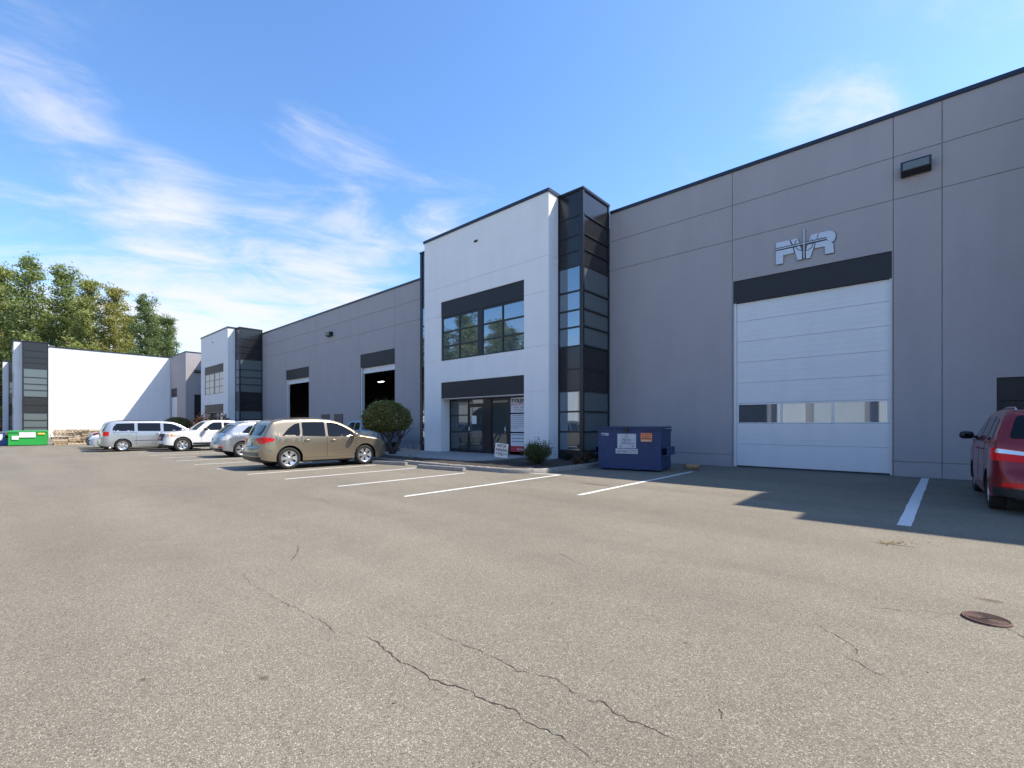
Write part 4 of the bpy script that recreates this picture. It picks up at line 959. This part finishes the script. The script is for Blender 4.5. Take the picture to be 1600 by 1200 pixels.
# ---- silver minivan
S = Shell(5.14, 1.96, [(0, .40), (.012, .58), (.04, .76), (.10, .82), (.13, 1.05), (.20, 1.28), (.32, 1.56), (.42, 1.66), (.8, 1.73), (2.4, 1.75), (3.2, 1.70), (3.55, 1.60), (4.1, 1.26), (4.4, 1.08), (4.75, .98), (4.98, .84), (5.08, .64), (5.14, .40)],
          [(0, .36), (.3, .30), (.8, .25), (3.8, .25), (4.8, .24), (5.14, .32)], (1.0, 4.08), .345, belt=1.10, tumble=.24, cr=.28, lc=.5)
car('minivan', 'silver minivan parked nose in beside the white pickup', (-34.45, 3.65, 0), R(-1), paint('pale_silver_paint', (.43, .43, .425), .7, .28), S, dict(cat='van',
    side_windows=[[(.52, 1.16), (1.52, 1.15), (1.52, 1.60), (.74, 1.57), (.60, 1.40)], [(1.66, 1.15), (2.72, 1.14), (2.72, 1.61), (1.66, 1.605)], [(2.86, 1.13), (4.05, 1.10), (3.72, 1.32), (3.4, 1.52), (3.2, 1.58), (2.86, 1.6)]],
    windshield=(3.56, 4.32, .9), rear_window=(None, 0, 0), rear_glass_end=[(-.68, 1.16), (.68, 1.16), (.62, 1.56), (-.62, 1.56)],
    tail=[([(.93, 1.12), (.93, .88), (.74, .88), (.74, 1.1)], 'redlight')], head=[([(.88, .90), (.9, .72), (.5, .68), (.5, .8)], 'clearlight')],
    side_patches=[([(.20, 1.13), (.24, .88), (.36, .90), (.38, 1.12)], 'redlight', 'tail_light'), ([(1.5, .60), (3.6, .60), (3.6, .625), (1.5, .625)], 'black', 'rub_strip')],
    end_patches=[(True, [(-.2, .86), (.2, .86), (.2, .98), (-.2, .98)], 'plate', 'number_plate'), (False, [(-.5, .4), (.5, .4), (.5, .7), (-.5, .7)], 'black', 'grille')],
    seams=[[(1.59, 1.13), (1.59, .32)], [(2.79, 1.12), (2.79, .32)], [(3.92, 1.08), (3.86, .32)], [(1.59, 1.08), (.55, 1.08)]], handles=[(2.6, 1.0), (3.0, 1.0)], mirror=(3.72, 1.16), wheel=wheel_meshes(.345, .23, 5, .235, .75), tyre_w=.23, rails=(.7, 2.9), rails_black=True))
# ---- white saloon and dark red crossover, both backed in
S = Shell(4.65, 1.80, [(0, .45), (.02, .62), (.06, .84), (.12, .98), (.5, 1.06), (.75, 1.10), (1.3, 1.36), (1.7, 1.45), (2.2, 1.46), (2.6, 1.42), (3.3, 1.06), (3.5, 1.0), (4.1, .90), (4.42, .78), (4.58, .62), (4.65, .42)],
          [(0, .36), (.3, .28), (.8, .22), (3.6, .22), (4.65, .28)], (.98, 3.66), .325, belt=.95, tumble=.32, cr=.34, lc=.6)
car('parked_car', 'white saloon car with its nose showing left of the silver minivan', (-37.2, 8.15, 0), PI, white, S, dict(
    side_windows=[[(1.0, 1.03), (1.9, 1.0), (1.9, 1.37), (1.5, 1.33)], [(1.98, 1.0), (3.1, .99), (2.6, 1.32), (1.98, 1.37)]], windshield=(2.62, 3.28, .9), rear_window=(.8, 1.35, .88),
    tail=[([(.85, .92), (.85, .76), (.5, .76), (.5, .92)], 'redlight')], head=[([(.84, .80), (.86, .66), (.5, .60), (.48, .70)], 'clearlight')], side_patches=[([(4.0, .84), (4.05, .7), (4.4, .66), (4.38, .76)], 'clearlight', 'headlight')],
    end_patches=[(False, [(-.42, .36), (.42, .36), (.46, .62), (-.46, .62)], 'black', 'grille')], seams=[[(1.94, .98), (1.94, .3)], [(3.12, .97), (3.1, .3)]], handles=[(1.3, .9), (2.2, .89)], mirror=(2.98, 1.0), wheel=wheel_meshes(.325, .22, 5, .22), tyre_w=.22))
S = Shell(4.5, 1.85, [(0, .45), (.02, .64), (.08, .9), (.16, 1.1), (.34, 1.45), (.6, 1.62), (1.8, 1.68), (2.4, 1.62), (3.2, 1.16), (3.4, 1.08), (4.0, 1.02), (4.3, .92), (4.44, .7), (4.5, .42)],
          [(0, .38), (.6, .3), (3.6, .28), (4.5, .34)], (.9, 3.55), .35, belt=1.04, tumble=.28, cr=.28, lc=.5)
car('parked_car', 'dark red crossover behind the white saloon and the minivan', (-40.0, 8.20, 0), PI, paint('dark_red_paint', (.16, .012, .02), .4, .28), S, dict(
    side_windows=[[(.6, 1.1), (1.6, 1.08), (1.6, 1.52), (.85, 1.46)], [(1.68, 1.08), (3.0, 1.06), (2.4, 1.5), (1.68, 1.54)]], windshield=(2.45, 3.18, .9), rear_window=(.2, .5, .8),
    tail=[([(.88, 1.0), (.88, .8), (.6, .8), (.6, 1.0)], 'redlight')], head=[([(.86, .9), (.88, .74), (.5, .7), (.5, .82)], 'clearlight')], end_patches=[(False, [(-.5, .42), (.5, .42), (.5, .72), (-.5, .72)], 'black', 'grille')],
    seams=[[(1.64, 1.06), (1.64, .36)], [(3.0, 1.04), (3.0, .36)]], handles=[(.95, .98), (1.9, .97)], mirror=(2.9, 1.1), wheel=wheel_meshes(.35, .23, 5, .24), tyre_w=.23, rails=(.7, 2.0), rails_black=True))
# ---- blue grey pickup parked along the wall behind the clipped tree
pickup(paint('blue_grey_paint', (.22, .26, .32), .4, .35), 'blue grey pickup parked along the wall behind the clipped tree', (-22.6, 14.9, 0), R(90))
# ---- red people carrier at the right edge
S = Shell(4.75, 1.86, [(0, .36), (.012, .52), (.05, .66), (.10, .76), (.16, .98), (.20, 1.16), (.28, 1.36), (.42, 1.62), (.52, 1.72), (.9, 1.79), (2.0, 1.81), (2.6, 1.78), (3.0, 1.68), (3.6, 1.34), (3.95, 1.12), (4.3, 1.02), (4.55, .88), (4.68, .66), (4.75, .40)],
          [(0, .33), (.3, .28), (.8, .24), (3.6, .24), (4.75, .30)], (.86, 3.72), .335, belt=1.18, tumble=.34, cr=.36, lc=.55, edge=.09)
red = paint('red_pearl_paint', (.24, .018, .022), .35, .25)
car('parked_car', 'red people carrier cut off by the right edge of the picture', (1.83, 11.05, 0), R(0), red, S, dict(
    side_windows=[[(.56, 1.24), (1.28, 1.22), (1.28, 1.64), (.80, 1.60)], [(1.38, 1.22), (2.3, 1.20), (2.3, 1.68), (1.38, 1.66)], [(2.4, 1.20), (3.6, 1.17), (3.2, 1.44), (2.85, 1.62), (2.4, 1.68)]],
    windshield=(3.02, 3.86, .9), rear_window=(None, 0, 0), rear_glass_end=[(-.70, 1.27), (.70, 1.27), (.60, 1.66), (-.60, 1.66)],
    tail=[([(.90, 1.12), (.90, .90), (.40, .86), (.38, 1.04)], 'redlight')], head=[([(.86, .9), (.88, .76), (.5, .7), (.5, .8)], 'clearlight')],
    side_patches=[([(.24, 1.10), (.26, .90), (.42, .94), (.40, 1.08)], 'redlight', 'tail_light'), ([(2.3, 1.08), (2.55, 1.08), (2.55, 1.095), (2.3, 1.095)], 'black', 'trim')],
    end_patches=[(True, [(-.88, .30), (.88, .30), (.88, .44), (-.88, .44)], 'black', 'bumper_trim'), (True, [(-.80, .47), (-.50, .47), (-.48, .53), (-.78, .53)], 'redlight', 'reflector'), (True, [(.50, .47), (.80, .47), (.78, .53), (.48, .53)], 'redlight', 'reflector'),
                 (True, [(-.22, .74), (.22, .74), (.22, .88), (-.22, .88)], 'plate', 'number_plate'), (True, [(-.30, .90), (.30, .90), (.30, .925), (-.30, .925)], 'chrome', 'trim'), (False, [(-.5, .4), (.5, .4), (.5, .66), (-.5, .66)], 'black', 'grille')],
    seams=[[(1.33, 1.2), (1.33, .34)], [(2.35, 1.19), (2.35, .34)], [(3.5, 1.15), (3.45, .34)], [(.18, .62), (.45, .66)]], handles=[(1.5, 1.05), (2.5, 1.03)], mirror=(3.28, 1.26), mirror_mat=M['black'], wheel=wheel_meshes(.335, .22, 5, .23), tyre_w=.22, rails=(.7, 2.5)))
REDV = [o for o in bpy.data.objects if o.get('label', '').startswith('red people')][0]
for g in (1, -1): S.patch('end', rounded([(x*g, z) for x, z in [(.84, 1.10), (.86, 1.03), (.42, .975), (.40, 1.03)]], .02), .012, 'tail_light', M['clearlight'], REDV, rear=True, n=12, rows=4)
# ================================================================ vegetation
import numpy as np
def leaf_mesh(name, C, size, rng, aspect=.55, up=.3):
    """one small folded-free quad per centre, turned at random"""
    n = len(C); a = rng.normal(size=(n, 3)); a /= np.linalg.norm(a, axis=1)[:, None]
    b = rng.normal(size=(n, 3)); b[:, 2] += up; b -= a*(a*b).sum(1)[:, None]; b /= np.linalg.norm(b, axis=1)[:, None]
    s = rng.uniform(size[0], size[1], (n, 1)); a = a*s; b = b*s*aspect
    V = np.stack([C-a, C-b*.9+a*.1, C+a, C+b*.9+a*.1], 1).reshape(-1, 3)
    me = bpy.data.meshes.new(name); me.vertices.add(4*n); me.vertices.foreach_set('co', V.ravel()); me.loops.add(4*n); me.loops.foreach_set('vertex_index', np.arange(4*n, dtype=np.int32))
    me.polygons.add(n); me.polygons.foreach_set('loop_start', np.arange(0, 4*n, 4, dtype=np.int32)); me.update(calc_edges=True); return me
def broad_tree(seed, H, Wd, leaves, base=.22, lean=0.0, density=1.0, leaf=(.10, .25)):
    rng = np.random.default_rng(seed); q = random.Random(seed); wood = MB(); C = []
    tp = [Vector((lean*H*.1*(k/8)**2+q.uniform(-.25, .25)*(k > 0), q.uniform(-.25, .25)*(k > 0), H*.93*k/8)) for k in range(9)]
    r0 = H*.014+.05; wood.tube(tp, [r0*(1-.88*k/8) for k in range(9)], 7)
    nl = 46
    for i in range(nl):
        f = base+(.97-base)*(i+.5)/nl; k = min(7, int(f/.93*8)) if f < .93 else 7
        p = tp[k].lerp(tp[k+1], min(1, f/.93*8-k)); az = i*2.4+q.uniform(-.5, .5)
        env = min(1, (f-base*.4)/.22)*max(.04, 1.03-f)**.62*1.22; ln = Wd*.5*env*q.uniform(.65, 1.15)+.5; el = R(q.uniform(25, 60))*(.6+.6*f)
        d = Vector((math.cos(az)*math.cos(el), math.sin(az)*math.cos(el), math.sin(el))); pts = [p]
        for s in range(4): d = (d+Vector((q.uniform(-.2, .2), q.uniform(-.2, .2), q.uniform(-.02, .18)))).normalized(); pts.append(pts[-1]+d*ln/4)
        rr = r0*(1-.85*f)*.42; wood.tube(pts, [rr, rr*.75, rr*.5, rr*.3, rr*.12], 5, cap=False)
        m = int(leaves/nl*(.4+ln/Wd*1.6)*density)
        nc = max(4, int(ln*2.1))
        for c in range(nc):
            t = .28+.75*(c+q.random())/nc; kk = min(3, int(t*4)); bp = pts[kk].lerp(pts[kk+1], min(1.1, t*4-kk)); sg = .28+.32*q.random()*min(1, Wd/8)
            bp = bp+Vector((q.gauss(0, .45), q.gauss(0, .45), q.gauss(0, .35)))*min(1, Wd/8)
            C.append(rng.normal((bp.x, bp.y, bp.z), (sg, sg, sg*.7), (max(3, int(m/nc)), 3)))
    return wood.mesh('trunk'), leaf_mesh('crown', np.concatenate(C), leaf, rng)
GR0 = [[(.022, .036, .012), (.055, .075, .022), (.090, .110, .034), (.135, .15, .055)], [(.038, .052, .016), (.085, .10, .028), (.14, .145, .045), (.19, .185, .075)], [(.055, .060, .016), (.11, .105, .03), (.155, .145, .045), (.095, .10, .034)], [(.018, .032, .014), (.042, .062, .022), (.070, .090, .034), (.11, .13, .055)]]
GR = [[tuple(min(.5, v*2.9) for v in c) for c in g_] for g_ in GR0]
LM = [leaf_mat('leaves_'+n, c, .5) for n, c in zip(('mid_green', 'yellow_green', 'autumn', 'deep_green'), GR)]
protos = [broad_tree(3, 30, 10, 21000, .12), broad_tree(8, 27, 11, 23000, .08), broad_tree(15, 26, 8.5, 13000, .13)]
def far_tree(px_, top, depth, proto, lm, sc, label):
    u = (px_-800)/FPX; p = Vector((depth*(-_s+_c*u), depth*(_c+_s*u), 0)); H = CAMH+(HZY-top)/FPX*depth; base = (30, 27, 26)[proto]
    t = empty('tree', p, random.uniform(0, 6)); tag(t, label, 'tree', 'trees behind the far white block'); k = H/base; t.scale = (k*sc, k*sc, k)
    a = mesh_obj('trunk', protos[proto][0], M['bark'], t); cm = protos[proto][1]
    b = mesh_obj('crown', cm, None, t)
    if not cm.materials: cm.materials.append(LM[0])
    b.material_slots[0].link = 'OBJECT'; b.material_slots[0].material = LM[lm]
for a in ((2, 416, 92, 1, 1, 1.0, 'pale yellowish tree at the left edge behind the far block'), (46, 401, 88, 2, 0, 1.0, 'tallest airy tree of the row with thin upright crown'), (100, 416, 94, 0, 0, 1.05, 'tall tree directly right of the tallest airy tree'),
          (138, 436, 90, 1, 1, .9, 'green tree between the tall tree and the yellowing tree'), (178, 448, 92, 1, 2, .85, 'yellowing autumn tree in the middle of the row'), (228, 462, 88, 0, 3, 1.0, 'dark green tree with a peaked top right of the yellowing tree'),
          (247, 492, 99, 1, 0, 1.0, 'green tree filling between the peaked tree and the row end'), (122, 470, 99, 1, 1, 1.1, 'sunlit tree filling low behind the middle of the row'), (264, 496, 92, 1, 3, .8, 'lower dark tree at the right end of the row'), (18, 480, 98, 1, 1, 1.1, 'bushy low tree filling in behind the dark corner tower'), (75, 486, 100, 1, 0, 1.1, 'shaded tree filling between the two tallest trees'), (203, 492, 100, 1, 0, 1.1, 'round tree filling behind the yellowing tree')):
    far_tree(*a)
for i, (x, y, h) in enumerate(((-101, -54, 29), (-94, -57, 31), (-88, -53, 28), (-81, -56, 26), (-75, -54, 25), (-69, -57, 24))):
    t = empty('tree', (x, y, 0), i); tag(t, 'green tree beyond the opposite building, mirrored in the upper windows', 'tree', 'trees mirrored in the office windows'); k = h/30; t.scale = (k*1.3, k*1.3, k)
    mesh_obj('trunk', protos[i % 2][0], None, t); b = mesh_obj('crown', protos[i % 2][1], None, t); b.material_slots[0].link = 'OBJECT'; b.material_slots[0].material = LM[(0, 3, 1)[i % 3]]

for i in range(7):      # the same row goes on to the left of the picture; car paint and glass mirror it
    t = empty('tree', (-108+i*2.5, -16-i*11, 0), i*1.7); tag(t, 'tree of the row that goes on beyond the left edge, mirrored in car bodies', 'tree', 'trees of the row beyond the left edge'); k = (31+3*(i % 3))/30; t.scale = (k*1.4, k*1.4, k)
    mesh_obj('trunk', protos[i % 2][0], None, t); b = mesh_obj('crown', protos[i % 2][1], None, t); b.material_slots[0].link = 'OBJECT'; b.material_slots[0].material = LM[(0, 3, 1)[i % 3]]
# ---- clipped umbrella trees
def clipped(seed, rx, rz, zc, n, leaf):
    rng = np.random.default_rng(seed); v = rng.normal(size=(n, 3)); v /= np.linalg.norm(v, axis=1)[:, None]; v[:, 2] = np.where(v[:, 2] < -.45, v[:, 2]*.4-.2, v[:, 2])
    r = 1-np.abs(rng.normal(0, .14, (n, 1))); lump = np.array([noise.noise(Vector(p)*2.6)*.11+noise.noise(Vector(p)*8)*.10 for p in v])[:, None]
    C = v*(r+lump)*np.array([[rx, rx, rz]])+np.array([[0, 0, zc]])
    k = rng.integers(0, n, n//25); C[k] += v[k]*rng.uniform(.03, .15, (len(k), 1))
    return leaf_mesh('crown', C, leaf, rng, .6)
def stems(seed, rx, z0, nst):
    q = random.Random(seed); b = MB()
    for i in range(nst):
        a = i*2*PI/nst+q.uniform(-.4, .4); e = Vector((math.cos(a)*rx*.55, math.sin(a)*rx*.55, z0)); p0 = Vector((q.uniform(-.1, .1), q.uniform(-.1, .1), 0)); m = p0.lerp(e, .5)+Vector((q.uniform(-.12, .12), q.uniform(-.12, .12), .1))
        b.tube([p0, p0.lerp(m, .5)+Vector((0, 0, .04)), m, m.lerp(e, .6), e], [.055, .05, .042, .032, .02], 7)
        for k in range(2):
            e2 = e+Vector((q.uniform(-.4, .4), q.uniform(-.4, .4), q.uniform(.1, .4))); b.tube([m, m.lerp(e2, .5), e2], [.03, .022, .012], 5)
    return b.mesh('trunk')
LMc = leaf_mat('clipped_leaves', [(.055, .055, .014), (.14, .14, .035), (.235, .225, .06), (.32, .30, .10)], .35)
cm, tm = clipped(4, 1.10, .90, 1.60, 21000, (.020, .048)), stems(5, 1.1, 1.15, 6)
t = empty('clipped_tree', (-18.25, 12.15, .12)); tag(t, 'dome clipped evergreen tree on bare leaning stems beside the gold crossover', 'tree', 'clipped dome trees'); mesh_obj('trunk', tm, M['bark'], t); o = mesh_obj('crown', cm, LMc, t, (-.20, -.18, 0))
t2 = empty('clipped_tree', (-57.8, 12.4, 0), 1.2); tag(t2, 'dark dome clipped tree before the far grey bay', 'tree', 'clipped dome trees'); t2.scale = (1.18, 1.18, .92); mesh_obj('trunk', tm, None, t2); mesh_obj('crown', cm, None, t2)
tw = MB(); q = random.Random(9)
for k in range(16):
    a = q.uniform(0, 6.28); p = Vector((0, 0, 0)); d = Vector((math.cos(a)*.5, math.sin(a)*.5, 1)); pts = [p]
    for s in range(4): d = d+Vector((q.uniform(-.4, .4), q.uniform(-.4, .4), 0)); pts.append(pts[-1]+d.normalized()*.17)
    tw.tube(pts, [.007, .006, .005, .004, .002], 4)
tag(tw.build('dry_shrub', mat('dry_twigs', (.30, .26, .22), .9), None, 0, (-15.1, 10.95, .12)), 'leafless pale twiggy shrub behind the wheel stop', 'shrub')
# ---- shrubs
def shrub(name, loc, rx, h, n, leaf, lm, label, seed, grp=None, nst=9):
    rng = np.random.default_rng(seed); q = random.Random(seed); b = MB(); C = []
    for i in range(nst*3):
        a = q.uniform(0, 6.28); e = Vector((math.cos(a)*rx*q.uniform(.2, .95), math.sin(a)*rx*q.uniform(.2, .95), 0)); rr = e.length/rx; e.z = h*(1-.55*rr*rr)*q.uniform(.72, 1.06)
        m = Vector((e.x*.45, e.y*.45, e.z*.5)); b.tube([(e.x*.1, e.y*.1, 0), m, e], [.010, .007, .003], 4)
        for k in range(6):
            t_ = .35+.65*(k+q.random())/6; p = m.lerp(e, (t_-.5)*2) if t_ > .5 else Vector((0, 0, 0)).lerp(m, t_*2); C.append(rng.normal((p.x, p.y, p.z), rx*.13, (max(2, n//(nst*18)), 3)))
    t_ = empty(name, loc, q.uniform(0, 6)); tag(t_, label, 'shrub', grp); b.build('stems', M['bark'], t_); C = np.concatenate(C); C[:, 2] = np.maximum(C[:, 2], .03); mesh_obj('leaves', leaf_mesh('leaves', C, leaf, rng, .5), lm, t_); return t_
LMs = leaf_mat('shrub_leaves', [(.02, .035, .012), (.045, .07, .02), (.08, .10, .03), (.12, .13, .05)], .3); LMr = leaf_mat('red_leaves', [(.05, .02, .015), (.13, .05, .03), (.10, .07, .03), (.20, .09, .06)], .3); LMd = leaf_mat('dark_leaves', [(.008, .014, .006), (.02, .03, .012), (.035, .045, .02)], .2); LMp = leaf_mat('pink_flowers', [(.10, .09, .04), (.32, .10, .10), (.08, .10, .04), (.40, .16, .16)], .3)
shrub('shrub', (-9.95, 12.55, .12), .66, .84, 6000, (.022, .045), LMs, 'round green shrub in the kerbed bed right of the doors', 3)
for i, (x, y, h, r_) in enumerate(((-9.3, 14.6, .42, .30), (-9.1, 15.3, .5, .32), (-9.25, 16.3, .45, .3), (-10.3, 14.75, .30, .26), (-8.98, 13.5, .24, .22))):
    shrub('low_plant', (x, y, .12), r_, h, 700, (.02, .045), LMd if i % 2 else LMr, ('dark low plant in front of the tower base', 'taller dark low plant beside the tower', 'low reddish plant behind the blue container', 'dark low plant at the corner of white box and tower', 'small reddish plant next to the kerb')[i], 20+i, 'low plants in the bed', 4)
shrub('shrub', (-47.6, 12.3, 0), 1.25, 2.5, 3600, (.06, .13), LMr, 'reddish brown shrub in front of the second entrance', 41)
shrub('shrub', (-45.9, 12.9, 0), 1.2, 2.3, 3600, (.06, .13), LMd, 'dark green shrub beside the reddish one at the second entrance', 42)
shrub('shrub', (-70.5, -1.2, 0), 1.5, 2.3, 3000, (.07, .15), LMp, 'pinkish flowering shrub behind the blue bin at the left edge', 43)
